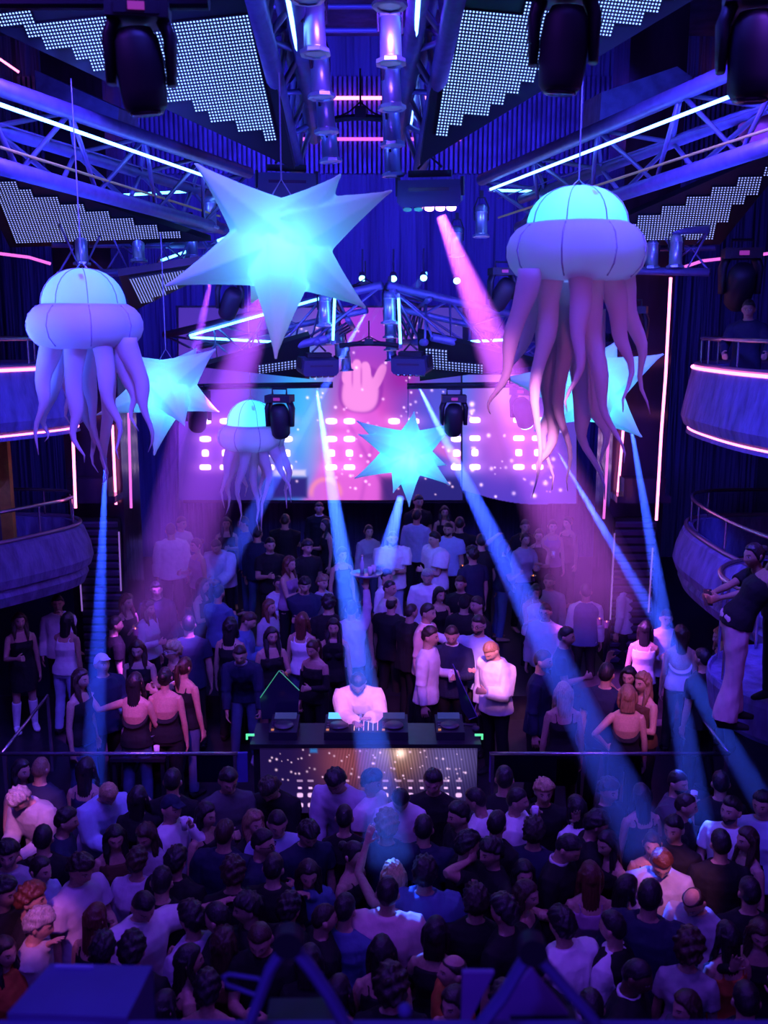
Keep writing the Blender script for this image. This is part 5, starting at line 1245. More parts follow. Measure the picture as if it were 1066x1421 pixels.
# --- back of the stage
p(237, 737, 'U', 'm', 195, 'stand', 'shirt:wh:.02', 'trousers:bk', 'short:bk', 'person from behind in a loose white shirt inside the violet beam, far left', h=1.80)
p(252, 727, 'U', 'm', 60, 'drinkL', 'tee:lv', 'trousers:bk', 'short:br', 'person in pale tee beside the white shirt back in the violet beam')
p(272, 757, 'U', 'f', -50, 'drinkR', 'tank:mv', 'trousers:bk', 'bun:br', 'small person with pinned hair at the edge of the violet beam')
p(314, 727, 'U', 'f', 12, 'stand', 'tank:bk', 'jeans:dn', 'long:bk', 'long haired person in black tank under the small jellyfish tentacles')
p(300, 759, 'U', 'm', -15, 'bow', 'shirt:lv:.03', 'trousers:bk', 'crop:bk', 'person in a wide pale shirt looking down, left of the blue beam', hp=14)
p(338, 727, 'U', 'm', -80, 'drinkR', 'tee:bl', 'jeans:dn', 'short:bk', 'person in profile beside the crossed bright tentacle tips')
p(358, 741, 'U', 'm', 165, 'stand', 'sweater:nv', 'jeans:dn', 'short:bk', 'person from behind in navy top and jeans near the blue beam')
p(396, 723, 'U', 'm', 172, 'cross', 'tee:bk:.02', 'trousers:bk', 'buzz:dk', 'broad person from behind in black tee below the screen')
p(443, 706, 'U', 'm', 0, 'stand', 'jacket:bk', 'trousers:bk', 'short:bk', 'person in black suit with white shirt front at the back wall', 'collar:wh')
p(452, 729, 'U', 'f', -70, 'drinkR', 'tank:bk', 'trousers:bk', 'long:bk', 'dark haired person in profile behind the bright blue beam')
p(375, 757, 'U', 'm', 20, 'drinkR', 'tee:bk', 'trousers:bk', 'short:bk', 'dim person in black low between two dark backs')
p(427, 760, 'U', 'm', 30, 'stand', 'tee:bk', 'trousers:bk', 'mop:bk', 'dim person with full hair left of the bright blue beam')
p(402, 783, 'U', 'f', 60, 'phone', 'tank:mv', 'trousers:bk', 'wavy:rd', 'person with reddish light in the hair colour near the tiny candle glow')  # the reddish light on her is put into the hair colour
p(432, 782, 'S', 'f', 10, 'drinkL', 'tank:bk', 'trousers:bk', 'bun:bk', 'dim person with tied hair beside the beam, by the tray')
p(512, 738, 'U', 'f', 15, 'stand', 'shirt:lg', 'jeans:dn', 'bun:bk', 'person in short pale cardigan and dark jeans left of the white tee')
p(545, 748, 'U', 'm', 8, 'clasp', 'tee:wh:.03', 'jeans:sk', 'buzz:bk', 'bearded person in oversized white tee clasping hands, centre back', 'beard:bk', h=1.84)
p(579, 717, 'U', 'm', 155, 'drinkR', 'shirt:sk:.01', 'trousers:bk', 'short:bk', 'person from behind in a light blue shirt at the centre back')
p(581, 697, 'U', 'm', 18, 'stand', 'tee:bk', 'trousers:bk', 'crop:bk', 'tall person in black rising behind the light blue shirt', h=1.9)
p(603, 749, 'U', 'm', -65, 'drinkL', 'tee:wh:.04', 'trousers:bk', 'crop:bk', 'person in oversized white tee in profile, right of the clasped hands', h=1.8)
p(622, 735, 'U', 'm', -20, 'stand', 'tee:sk:.015', 'trousers:bk', 'short:bk', 'bearded person in a mid blue tee, right of the white tees', 'beard:bk')
p(617, 711, 'U', 'f', 5, 'stand', 'tank:bk', 'trousers:bk', 'long:bk', 'long haired dark person at the very back right of centre')
p(638, 728, 'U', 'm', 175, 'outR', 'tee:bk', 'trousers:bk', 'short:bk', 'person from behind in black stretching one arm, right of centre back')
p(668, 752, 'U', 'm', 178, 'stand', 'tee:bk', 'trousers:bk', 'short:bk', 'dark back beside the upper right blue beam')
p(729, 731, 'U', 'm', 10, 'stand', 'jacket:bk', 'trousers:bk', 'short:bk', 'dim face at the left edge of the pink beam')
p(729, 749, 'U', 'f', 20, 'drinkL', 'shirt:lg', 'trousers:bk', 'bun:bk', 'person with white cuff at the left edge of the pink beam, lower')
p(748, 744, 'U', 'f', -10, 'clasp', 'halter:bk', 'trousers:bk', 'bun:br', 'person in black deep neckline inside the pink beam')
p(767, 731, 'U', 'f', 0, 'drinkR', 'tank:mv', 'trousers:bk', 'pony:br', 'person holding a drink up inside the pink beam', hold=('glass', -1, 'glass held inside the pink beam'))
p(788, 726, 'U', 'f', -50, 'stand', 'tank:bk', 'trousers:bk', 'bun:bk', 'sleeveless person in black at the right edge of the pink beam')
p(700, 760, 'U', 'f', 100, 'drinkR', 'tee:nv', 'jeans:bl', 'bob:bk', 'dim person in blue jeans right of the blue beam')
p(762, 808, 'S', 'm', -20, 'drinkR', 'shirt:lg', 'trousers:bk', 'short:br', 'person in pale shirt behind the white off shoulder top')
p(475, 770, 'U', 'f', 30, 'stand', 'tank:nv', 'trousers:bk', 'bob:bk', 'dim person behind the raised tray')
p(655, 770, 'U', 'm', -150, 'stand', 'tee:nv', 'trousers:bk', 'mop:bk', 'dim navy back right of the orange drink')
# --- middle of the stage, left
p(217, 819, 'S', 'm', 18, 'stand', 'sweater:nv', 'trousers:bk', 'crop:bk', 'smiling person in dark top inside the violet beam')
p(206, 845, 'S', 'f', 65, 'drinkR', 'shirt:lv', 'trousers:bk', 'wavy:br', 'brown haired person with pale sleeve in front of the smiling one')
p(176, 836, 'S', 'f', 55, 'chestR', 'tank:bk', 'trousers:bk', 'wavy:rd', 'red haired person in black tank with hand on chest by the louvres', xt=[('wristband', 'wh', -1)])
p(281, 813, 'S', 'f', 70, 'drinkR', 'tank:bk', 'trousers:bk', 'long:bk', 'long dark haired person in black tank with watch left of the blue beam', hy=15, xt=[('wristband', 'wh', -1)])
p(304, 824, 'S', 'm', 150, 'phone', 'sweater:bl', 'trousers:bk', 'short:bk', 'person from behind in blue sweater under the blue beam')
p(345, 862, 'S', 'm', 85, 'phone', 'sweater:bl', 'trousers:bk', 'short:br', 'person in blue sweater in profile, looking down', hp=22)
p(387, 810, 'S', 'f', 15, 'clasp', 'shirt:wh', 'trousers:bk', 'bun:bk', 'person with tied hair in open white blouse left of the navy tee')
p(374, 843, 'S', 'f', 60, 'stand', 'shirt:lg', 'trousers:bk', 'long:rd', 'long red haired person in profile with pale sleeve')
p(423, 813, 'S', 'm', 12, 'cross', 'tee:nv:.015', 'trousers:bk', 'mop:bk', 'person with mop of dark hair in navy tee, arms crossed', hp=8)
p(377, 883, 'S', 'f', 20, 'drinkL', 'dress:bk', None, 'long:bk', 'person in black strap dress with a yellow wristband', hy=8, xt=[('wristband', 'wh', 1)])
p(420, 862, 'S', 'f', 165, 'drinkR', 'tank:wh', 'jeans:dn', 'long:rd', 'auburn haired person from behind in white top')
p(434, 901, 'S', 'f', -30, 'drinkL', 'off:bk', 'trousers:bk', 'pony:br', 'person in black off shoulder top with long tied hair', hp=12)
p(463, 871, 'S', 'f', 0, 'stand', 'halter:bk', 'trousers:bk', 'long:bk', 'long dark haired person in deep black neckline left of the beam')
p(456, 838, 'S', 'm', 178, 'stand', 'tee:bk', 'trousers:bk', 'mop:bk', 'dark full haired back behind the deep neckline person')
p(448, 809, 'S', 'f', 40, 'stand', 'tee:lg', 'trousers:bk', 'curly:lb', 'person with light curls beside the arms crossed person')
p(488, 846, 'S', 'm', 175, 'tray', 'shirt:lv', 'trousers:bk', 'short:bk', 'waiter from behind lifting a round tray overhead')
p(508, 842, 'S', 'f', 120, 'stand', 'tank:bk', 'trousers:bk', 'bun:dk', 'dark figure beside the tray carrying waiter')
# --- centre group behind the booth
p(593, 801, 'S', 'm', -5, 'drinkL', 'shirt:wh:.01', 'trousers:bk', 'crop:gy', 'grey haired person in white shirt bowing his head, centre', hp=20, h=1.84)
p(537, 801, 'S', 'm', 60, 'stand', 'shirt:wh', 'trousers:bk', 'short:bk', 'person in white shirt just behind another white shirt, left of bald head')
p(541, 817, 'S', 'm', 62, 'drinkL', 'shirt:wh', 'trousers:bk', 'buzz:bk', 'person in white shirt behind the bald head')
p(544, 839, 'S', 'm', 150, 'stand', 'tee:bk:.02', 'trousers:bk', 'balding:dk', 'bald person from behind in black')
p(571, 850, 'S', 'm', 125, 'stand', 'tee:bk:.02', 'trousers:bk', 'buzz:dk', 'close cropped person in black right of the bald head')
p(594, 851, 'S', 'm', 65, 'stand', 'sweater:pk', 'trousers:bk', 'short:dk', 'person in pink sweater with white collar, in profile', 'collar:wh', h=1.84)
p(597, 884, 'S', 'm', 72, 'drinkL', 'shirt:wh', 'trousers:bk', 'crop:dk', 'person in white shirt holding a drink, right of the dj', h=1.84, hold=('glass', 1, 'glass held by the white shirt beside the dj'), xt=[('wristband', 'bl', 1)])
p(627, 882, 'S', 'm', -10, 'drinkL', 'sweater:nv', 'trousers:bk', 'short:dk', 'person in navy sweater over a white shirt looking down', 'collar:wh hem:wh', hp=16, h=1.80, hold=('glass', 1, 'glass held by the navy sweater'))
p(664, 868, 'S', 'm', -35, 'outR', 'shirt:sk', 'trousers:bk', 'short:dk', 'person with glasses in light blue shirt reaching an arm over', 'glasses:bk beard:dk', h=1.86)
p(682, 904, 'S', 'm', -50, 'drinkL', 'shirt:wh:.02', 'trousers:bk', 'short:lb', 'brightly lit person in white shirt hanging his head', hp=34, h=1.80)
p(639, 811, 'S', 'm', -20, 'drinkR', 'shirt:bk', 'trousers:bk', 'short:dk', 'person in black shirt with drink, right of the grey haired person')
p(645, 838, 'S', 'm', 160, 'stand', 'sweater:bk', 'trousers:bk', 'cap:bk', 'person in black cap seen from behind')
p(662, 840, 'S', 'm', -60, 'stand', 'tee:bk', 'trousers:bk', 'short:bk', 'person in profile facing the black cap')
p(610, 826, 'S', 'f', 30, 'stand', 'tank:bk', 'trousers:bk', 'bob:bk', 'dim dark haired person between white shirt and pink sweater')
p(497, 948, 'S', 'm', 0, 'dj', 'sweater:wh:.02', 'trousers:bk', 'crop:bk', 'dj in a pale sweatshirt bent over the mixer', hp=30, h=1.80, seed=0)
# --- right of the stage
p(744, 821, 'S', 'f', 15, 'clasp', 'halter:wh', 'trousers:bk', 'bob:bk', 'person in white off shoulder top with short dark hair', hp=14)
p(757, 850, 'S', 'm', -25, 'stand', 'jacket:lg', 'trousers:bk', 'short:br', 'person with glasses in light blazer by the glittering beam', 'glasses:bk collar:wh')
p(813, 822, 'S', 'm', 178, 'stand', 'vest:bl', 'trousers:bk', 'short:dk', 'waiter from behind in blue waistcoat and white sleeves', 'shirt:wh')
p(786, 884, 'S', 'm', 70, 'drinkR', 'tee:nv', 'trousers:bk', 'short:bk', 'dim person in profile beside the glittering beam')
p(754, 918, 'S', 'm', 65, 'stand', 'shirt:nv', 'trousers:bk', 'short:bk', 'bearded person in navy shirt in profile beside the blonde', 'beard:bk', h=1.84)
p(782, 962, 'S', 'f', 180, 'stand', 'dress:bk', None, 'long:bl', 'blonde long haired person from behind in black backless dress', h=1.72)
p(871, 966, 'S', 'f', 172, 'hip', 'halter:bk', 'trousers:bk', 'bob:lb', 'light bob haired person from behind with bare back', h=1.70)
p(892, 948, 'S', 'f', -58, 'drinkL', 'tank:br', 'trousers:bk', 'wavy:lb', 'person with light brown waves in dark lace top', h=1.72)
p(866, 806, 'S', 'm', -120, 'drinkR', 'shirt:wh', 'trousers:bk', 'short:dk', 'person in white shirt at the right louvres, turned away')
p(925, 859, 'S', 'm', -5, 'drinkR', 'shirt:lv', 'trousers:bk', 'short:dk', 'person lit by two crossing blue beams at the right')
p(896, 874, 'S', 'f', 158, 'reachR', 'tank:wh', 'trousers:bk', 'long:bk', 'dark long haired person from behind with thin white straps')
p(945, 880, 'S', 'f', 178, 'stand', 'halter:wh', 'trousers:bk', 'long:br', 'brown long haired person from behind in white backless top')
p(1000, 884, 'S', 'f', -85, 'reachL', 'tank:bk', 'trousers:bk', 'wavy:bl', 'blonde person in profile under the round balcony')
p(873, 940, 'S', 'f', -30, 'raiseR', 'tank:nv', 'trousers:bk', 'bob:bk', 'person raising a bare arm behind the right table')
p(842, 936, 'S', 'm', 150, 'stand', 'tee:nv', 'trousers:bk', 'short:bk', 'dim navy back behind the right table')
p(975, 915, 'S', 'm', -150, 'stand', 'tee:bk', 'trousers:bk', 'short:bk', 'dark back right of the white backless top')
# --- left of the stage
p(27, 862, 'S', 'f', 30, 'drinkR', 'dress:bk', None, 'long:br', 'person in black mini dress and white boots under the left balcony', 'boots:wh')
p(80, 838, 'S', 'm', 15, 'sipL', 'shirt:wh', 'trousers:bk', 'short:bk', 'person in white shirt drinking under the left balcony')
p(94, 862, 'S', 'f', 165, 'reachL', 'tank:wh', 'jeans:sk', 'long:bk', 'dark haired person from behind in white tank and pale jeans')
p(112, 943, 'S', 'f', 70, 'stand', 'tank:bk', 'jeans:dn', 'long:br', 'person in dark top and jeans in profile at the left railing', h=1.74)
p(142, 922, 'S', 'm', 45, 'drinkL', 'jacket:nv', 'trousers:bk', 'cap:wh', 'person in white cap and navy jacket looking up', hp=-14, hold=('cup', 1, 'white cup held by the person in the white cap'))
p(191, 902, 'S', 'f', 0, 'drinkL', 'tank:bk', 'trousers:bk', 'long:br', 'person in black top with white strap holding a cup in the violet beam', hp=8, hold=('cup', 1, 'white cup held up in the violet beam'))
p(188, 948, 'S', 'f', 172, 'outL', 'halter:bk', 'jeans:dn', 'long:bk', 'very long dark haired person from behind at the left table', h=1.70)
p(240, 904, 'S', 'f', -55, 'phone', 'tank:bk', 'trousers:bk', 'curly:bl', 'person with glasses and cyan lit curls', 'glasses:wh')
p(257, 926, 'S', 'f', 150, 'hip', 'tank:bk', 'jeans:dn', 'pony:br', 'brown haired person from behind with bent elbow, beside the curls')
p(229, 941, 'S', 'f', 182, 'stand', 'halter:bk', 'trousers:bk', 'bun:bk', 'person from behind with bare back and dark bun', h=1.72)
p(333, 909, 'S', 'm', 0, 'knee', 'sweater:nv', 'jeans:dn', 'short:dk', 'person in navy sweater and jeans leaning on his knee', 'collar:lg shoes:lg', seed=1)
p(160, 868, 'S', 'm', 120, 'stand', 'tee:bk', 'trousers:bk', 'short:bk', 'dark back beside the left louvres')
p(262, 868, 'S', 'm', -170, 'stand', 'tee:nv', 'trousers:bk', 'short:bk', 'dim navy back behind the cyan lit curls')
p(320, 870, 'S', 'f', 170, 'stand', 'tank:bk', 'trousers:bk', 'wavy:bk', 'dark wavy haired back behind the leaning navy sweater')
# --- balconies
person(1046, 772, 2.58, 'f', -72, 'leanout', ('tee', 'bk'), ('trousers', 'bk'), ('bun', 'bk'), 'person in black leaning out to film from the round balcony', skin='t', h=1.64, hp=-20, group='women on the balcony', hold=('phone', -1, 'phone held up over the round balcony rail'), extra=[('shoes', 'bk')])
person(1092, 770, 2.58, 'f', 80, 'leaning', ('tank', 'bk'), ('trousers', 'pk', .03), ('long', 'br'), 'person in pink wide trousers at the right picture edge on the round balcony', skin='t', h=1.76, group='women on the balcony', extra=[('shoes', 'bk')])
p(1040, 470, 'T', 'm', -25, 'rail', 'shirt:nv', 'trousers:bk', 'short:bk', 'person in dark shirt leaning on the upper right balcony rail', h=1.62, group='guests on the balconies')
o_, K_, M_ = PEOPLE[-1]; q = at(1040, 430, 12.2); o_.location = (q.x, q.y, q.z - K_['headc'].z * o_.scale.z)
# --- the dance floor, back rows
p(57, 1068, 'F', 'm', 165, 'stand', 'tee:nv', 'trousers:bk', 'buzz:lb', 'person from behind with close cropped fair hair under the left railing')
p(30, 1070, 'F', 'f', 60, 'stand', 'tank:bk', 'trousers:bk', 'long:bk', 'person with pink lit cheek at the left end of the railing')
p(28, 1109, 'F', 'm', -25, 'bow', 'shirt:lg:.02', 'trousers:bk', 'curly:gy', 'grey curly haired person in lit pale shirt bowing deeply', hp=34)
p(150, 1102, 'F', 'm', 40, 'bow', 'shirt:sk:.02', 'trousers:bk', 'crop:bl', 'fair haired person bent forward in white shirt under the thin blue beam', hp=30)
p(92, 1140, 'F', 'm', 100, 'reachR', 'tee:nv', 'trousers:bk', 'crop:bk', 'dark person in navy between two bowed pale shirts')
p(192, 1108, 'F', 'f', 175, 'sipR', 'sweater:bk', 'trousers:bk', 'long:bk', 'person from behind in black with raised hand near the lit table')
p(317, 1084, 'F', 'm', 22, 'phone', 'sweater:gy', 'trousers:bk', 'quiff:bk', 'smiling person in grey sweater looking at a phone', hp=16, h=1.84, hold=('phone', -1, 'phone held by the grey sweater'))
p(374, 1096, 'F', 'm', -15, 'bow', 'jacket:bk', 'trousers:bk', 'curly:dk', 'curly haired person in black jacket bowing before the booth', hp=24)
p(466, 1085, 'F', 'm', -18, 'bowd', 'sweater:lv:.015', 'trousers:bk', 'mop:bk', 'person in lavender sweatshirt bending down before the booth screen', hp=16, h=1.86)
p(517, 1086, 'F', 'm', 60, 'stand', 'tee:wh', 'trousers:bk', 'mop:bk', 'person in pale tee with a blue beam across the head')
p(556, 1110, 'F', 'm', 0, 'phone', 'tee:wh', 'trousers:bk', 'short:bk', 'person in pale tee bowing so that only dark hair shows', hp=42)
p(601, 1086, 'F', 'm', -12, 'stand', 'tee:bk', 'trousers:bk', 'quiff:bk', 'person in black tee in front of the booth screen', hp=12, h=1.84)
p(661, 1112, 'F', 'm', -120, 'drinkR', 'tee:wh', 'trousers:bk', 'short:bk', 'person in white tee right of the booth, turned away', hp=18)
p(718, 1112, 'F', 'm', 75, 'sipL', 'tee:wh:.01', 'trousers:bk', 'short:bk', 'person in white tee drinking from a glass', hold=('glass', 1, 'glass at the mouth of the white tee'))
p(755, 1100, 'F', 'm', 0, 'waveL', 'tee:bk', 'trousers:bk', 'curly:bl', 'fair curly haired person in black tee with an open raised hand', 'beard:bl')
p(800, 1122, 'F', 'f', -160, 'reachR', 'shirt:wh', 'trousers:bk', 'bob:bk', 'person in white sleeve reaching across behind the black tee')
p(845, 1098, 'F', 'm', 35, 'stand', 'shirt:bk', 'trousers:bk', 'mop:dk', 'smiling person in dark shirt with cyan lit hair by the beam')
p(941, 1087, 'F', 'm', 45, 'sipR', 'tee:gy:.02', 'trousers:bk', 'short:bk', 'bearded person in grey tee drinking under the right railing', 'beard:bk', hold=('glass', -1, 'glass of the grey tee under the right railing'))
p(952, 1119, 'F', 'm', 70, 'stand', 'tee:bk', 'trousers:bk', 'buzz:dk', 'close cropped person in black before the grey tee')
p(1014, 1126, 'F', 'm', -50, 'drinkR', 'tee:wh', 'trousers:bk', 'crop:bk', 'bearded person in white tee looking up at the right', 'beard:bk', hp=-12)
p(1058, 1117, 'F', 'm', -40, 'stand', 'shirt:sk', 'trousers:bk', 'crop:bk', 'person lit blue white at the right picture edge')
p(1000, 1088, 'F', 'm', 170, 'stand', 'tee:bk', 'trousers:bk', 'short:bk', 'dark back at the right end of the railing')
p(890, 1105, 'F', 'f', -170, 'stand', 'tank:bk', 'trousers:bk', 'long:bk', 'dark long haired back left of the grey tee')
p(240, 1085, 'F', 'm', 178, 'stand', 'tee:bk', 'trousers:bk', 'short:bk', 'dark back under the left railing by the blue panel')
p(700, 1082, 'F', 'm', 175, 'stand', 'tee:bk', 'trousers:bk', 'short:bk', 'dark back under the violet panel')
p(120, 1068, 'F', 'f', 175, 'stand', 'tank:nv', 'trousers:bk', 'long:bk', 'dark long haired back near the left railing')
# --- second rows
p(11, 1187, 'F', 'm', 15, 'stand', 'shirt:lg', 'trousers:bk', 'mop:bk', 'person in checked pale shirt at the left picture edge')
p(57, 1208, 'F', 'f', 65, 'drinkR', 'shirt:sk', 'trousers:bk', 'bun:dk', 'person in profile with a blue collar left of the lavender tee')
p(112, 1207, 'F', 'm', 60, 'drinkL', 'tee:lv:.01', 'trousers:bk', 'mop:dk', 'person in lavender tee with dark mop of hair, in profile', hp=14, h=1.82)
p(160, 1163, 'F', 'f', 22, 'drinkL', 'tank:br', 'trousers:bk', 'long:bk', 'long haired person facing the camera below the thin blue beam', hp=8)
p(203, 1161, 'F', 'f', -20, 'phone', 'tee:lg', 'trousers:bk', 'wavy:br', 'brown haired person in pale top beside the capped drinker', hp=14)
p(238, 1122, 'F', 'm', 55, 'sipL', 'shirt:wh', 'trousers:bk', 'cap:nv', 'person in navy cap and white sleeve drinking', hold=('cup', 1, 'white cup at the mouth of the capped person'))
p(191, 1196, 'F', 'f', 172, 'stand', 'shirt:lv:.02', 'trousers:bk', 'mop:br', 'person with bushy brown bob from behind in pale shirt')
p(245, 1196, 'F', 'm', 155, 'stand', 'tee:bk:.02', 'trousers:bk', 'mop:bk', 'person from behind with black mop of hair in black tee')
p(286, 1132, 'F', 'f', 60, 'stand', 'tank:bk', 'trousers:bk', 'bob:bk', 'dark haired person in profile under the phone of the grey sweater')
p(312, 1158, 'F', 'm', 165, 'stand', 'tee:nv:.02', 'trousers:bk', 'short:br', 'person from behind with short brown hair in navy tee')
p(324, 1212, 'F', 'm', 182, 'stand', 'tee:bk', 'trousers:bk', 'curly:br', 'person from behind with short tight curls')
p(353, 1143, 'F', 'f', 40, 'stand', 'tee:bk', 'trousers:bk', 'wavy:lb', 'wavy haired person behind the one with glasses')
p(365, 1171, 'F', 'm', 75, 'stand', 'sweater:nv', 'trousers:bk', 'short:bk', 'person with glasses in profile in navy sweater', 'glasses:bk')
p(385, 1144, 'F', 'm', 15, 'drinkL', 'shirt:sk:.01', 'trousers:bk', 'short:bk', 'person in pale blue shirt lit along the collar', hp=14)
p(380, 1206, 'F', 'm', 170, 'stand', 'tee:bk:.01', 'trousers:bk', 'short:bk', 'person from behind in black tee below the pale blue shirt', skin='l')
p(428, 1158, 'F', 'm', 25, 'stand', 'tee:nv', 'trousers:bk', 'mop:bk', 'person with cyan lit cheek looking down', hp=24)
p(428, 1213, 'F', 'f', 10, 'faceR', 'shirt:bl', 'trousers:bk', 'long:dk', 'person covering the mouth with a hand', hp=10)
p(491, 1187, 'F', 'f', 60, 'stand', 'tank:bk', 'trousers:bk', 'bun:bk', 'cyan lit person in black camisole, in profile')
p(537, 1146, 'F', 'm', 176, 'stand', 'tee:nv:.02', 'trousers:bk', 'curly:lb', 'curly haired person from behind, hair lit cyan white', h=1.84)
p(588, 1151, 'F', 'm', 172, 'stand', 'tee:nv:.02', 'trousers:bk', 'short:bk', 'person from behind in navy tee right of the lit curls')
p(637, 1133, 'F', 'm', -72, 'stand', 'tee:bk:.01', 'trousers:bk', 'quiff:bk', 'person in black tee in profile looking left, right of centre', h=1.80)
p(650, 1174, 'F', 'm', 110, 'neckR', 'tee:bk', 'trousers:bk', 'mop:bk', 'person in black tee holding the back of his neck')
p(681, 1184, 'F', 'm', -60, 'waveL', 'sweater:bk', 'trousers:bk', 'mop:bk', 'dark haired person raising a flat hand with a watch', xt=[('wristband', 'wh', 1)])
p(741, 1155, 'F', 'm', 165, 'stand', 'tee:nv:.01', 'trousers:bk', 'curly:dk', 'person from behind with dark curls in navy tee')
p(788, 1178, 'F', 'm', 60, 'stand', 'jacket:bk', 'trousers:bk', 'short:bk', 'person in dark suit jacket with white collar looking down', 'collar:wh', hp=24, h=1.84)
p(828, 1145, 'F', 'm', 85, 'stand', 'jacket:bk', 'trousers:bk', 'mop:bk', 'person in dark jacket facing right before the cyan lit hair', hp=14)
p(843, 1171, 'F', 'f', -60, 'drinkL', 'tank:bk', 'trousers:bk', 'long:bk', 'long dark haired person with bare arm, in profile', hp=8)
p(819, 1216, 'F', 'f', 178, 'drinkR', 'tank:mv', 'trousers:bk', 'long:rd', 'auburn long haired person from behind on the right')
p(935, 1151, 'F', 'm', -40, 'stand', 'jacket:bk', 'trousers:bk', 'crop:bk', 'person in black jacket with blue edge light on the sleeve')
p(905, 1173, 'F', 'f', -15, 'drinkL', 'tank:bk', 'trousers:bk', 'bun:bk', 'person with tied dark hair raising a thin glass', hold=('flute', 1, 'thin glass raised at the right of the floor'))
p(918, 1198, 'F', 'm', -8, 'phone', 'shirt:lg:.015', 'trousers:bk', 'crop:rd', 'person with hair coloured by reddish light in pale shirt looking down', hp=30, h=1.82)  # red hair colour stands in for the reddish light on it
p(1037, 1166, 'F', 'f', -75, 'drinkR', 'tank:bk', 'trousers:bk', 'long:br', 'long brown haired person in black with a large wine glass', hold=('flute', -1, 'cyan lit wine glass at the right'))
p(1000, 1172, 'F', 'm', 175, 'stand', 'tee:bk', 'trousers:bk', 'short:bk', 'dark back between white tee and black jacket')
p(60, 1165, 'F', 'm', -170, 'stand', 'tee:bk', 'trousers:bk', 'short:bk', 'dark back under the grey curly haired person')
p(478, 1136, 'F', 'f', 178, 'stand', 'tee:bk', 'trousers:bk', 'short:bk', 'dark back in front of the lavender sweatshirt')
p(690, 1145, 'F', 'm', 150, 'stand', 'tee:bk', 'trousers:bk', 'short:bk', 'dark back behind the raised flat hand')
# --- nearer rows
p(44, 1249, 'F', 'm', 95, 'stand', 'tee:bk', 'trousers:bk', 'curly:rd', 'person with reddish curls in black tee at the left')
p(55, 1284, 'F', 'm', 95, 'faceR', 'shirt:lg', 'trousers:bk', 'curly:gy', 'person with grey curls lit violet white, hand at the face', hp=10)
p(6, 1240, 'F', 'm', 70, 'stand', 'tee:bk', 'trousers:bk', 'mop:bk', 'dark person cut off by the left picture edge')
p(6, 1322, 'F', 'f', 60, 'stand', 'sweater:or', 'trousers:bk', 'long:bk', 'person with orange shoulder at the lower left edge')
p(133, 1276, 'F', 'f', 160, 'stand', 'tank:bk', 'trousers:bk', 'long:rd', 'person with reddish long hair from behind beside the lavender tee')
p(143, 1318, 'F', 'm', 178, 'stand', 'tee:bk', 'trousers:bk', 'mop:bk', 'dark full haired head rising behind the middle of the blue cabinet')
p(184, 1319, 'F', 'm', 175, 'stand', 'tee:bk', 'trousers:bk', 'mop:bk', 'dark full haired head at the right end of the blue cabinet, by the white tee')
p(199, 1259, 'F', 'm', 38, 'outL', 'tee:wh:.015', 'trousers:bk', 'short:bk', 'person in white tee with black fringe looking down, arm out', hp=24, h=1.80)
p(265, 1275, 'F', 'm', -130, 'drinkR', 'tee:lv', 'trousers:bk', 'mop:bk', 'dark haired person in lavender tee turned away')
p(301, 1276, 'F', 'm', -110, 'stand', 'tee:bk', 'trousers:bk', 'short:bk', 'person in profile right of the lavender tee')
p(343, 1262, 'F', 'm', -75, 'stand', 'tee:bk', 'trousers:bk', 'mop:bk', 'person with mop of hair looking to the left, in black')
p(311, 1309, 'F', 'f', 165, 'stand', 'tank:br', 'trousers:bk', 'wavy:br', 'brown haired person from behind above the hair clip')
p(361, 1305, 'F', 'm', -5, 'phone', 'tee:bk', 'trousers:bk', 'short:br', 'person facing the camera with lowered head near the stage light', hp=16)
p(262, 1334, 'F', 'f', 110, 'stand', 'tank:bk', 'trousers:bk', 'long:bk', 'person with long dark hair right of the blue cabinet')
p(288, 1374, 'F', 'f', 180, 'stand', 'off:pk', 'trousers:bk', 'mop:bk', 'person from behind with bushy hair in pink off shoulder top')
p(450, 1276, 'F', 'm', 110, 'stand', 'jacket:bk', 'trousers:bk', 'buzz:dk', 'close cropped person in black jacket near the blue yoke')
p(479, 1263, 'F', 'm', 160, 'stand', 'shirt:bl', 'trousers:bk', 'short:bk', 'person from behind in blue shirt left of the pink tee')
p(546, 1216, 'F', 'f', 182, 'raiseL', 'tank:wh', 'trousers:bk', 'wavy:bl', 'blonde person with brightly lit hair raising an arm')
p(538, 1241, 'F', 'm', 176, 'stand', 'tee:pk:.025', 'trousers:bk', 'short:bk', 'person from behind in pink tee with short black hair', h=1.82)
p(590, 1212, 'F', 'm', 172, 'stand', 'tee:bl:.03', 'trousers:bk', 'mop:bk', 'broad person from behind in blue shirt right of the lit blonde', h=1.84)
p(605, 1296, 'F', 'f', 168, 'drinkL', 'off:bk', 'trousers:bk', 'bob:bk', 'dark haired person from behind in black off shoulder top')
p(530, 1322, 'F', 'f', 178, 'stand', 'tank:bk', 'trousers:bk', 'long:bk', 'long black haired person from behind at the bottom centre')
p(543, 1371, 'F', 'm', 178, 'stand', 'tee:bk', 'trousers:bk', 'bush:dk', 'bushy haired person from behind at the very bottom centre')
p(628, 1349, 'F', 'm', -75, 'stand', 'sweater:or', 'trousers:bk', 'balding:dk', 'person with bald forehead in orange top looking up', hp=-10)
p(630, 1394, 'F', 'f', -40, 'stand', 'tank:or', 'trousers:bk', 'bob:dk', 'person with dark bob at the bottom edge beside the violet flap')
p(660, 1251, 'F', 'm', 178, 'stand', 'tee:bk', 'trousers:bk', 'curly:dk', 'person from behind with black curls right of the blue shirt')
p(699, 1266, 'F', 'm', -130, 'drinkR', 'tee:bk', 'trousers:bk', 'mop:bk', 'person in black with a wide mop of hair looking down left')
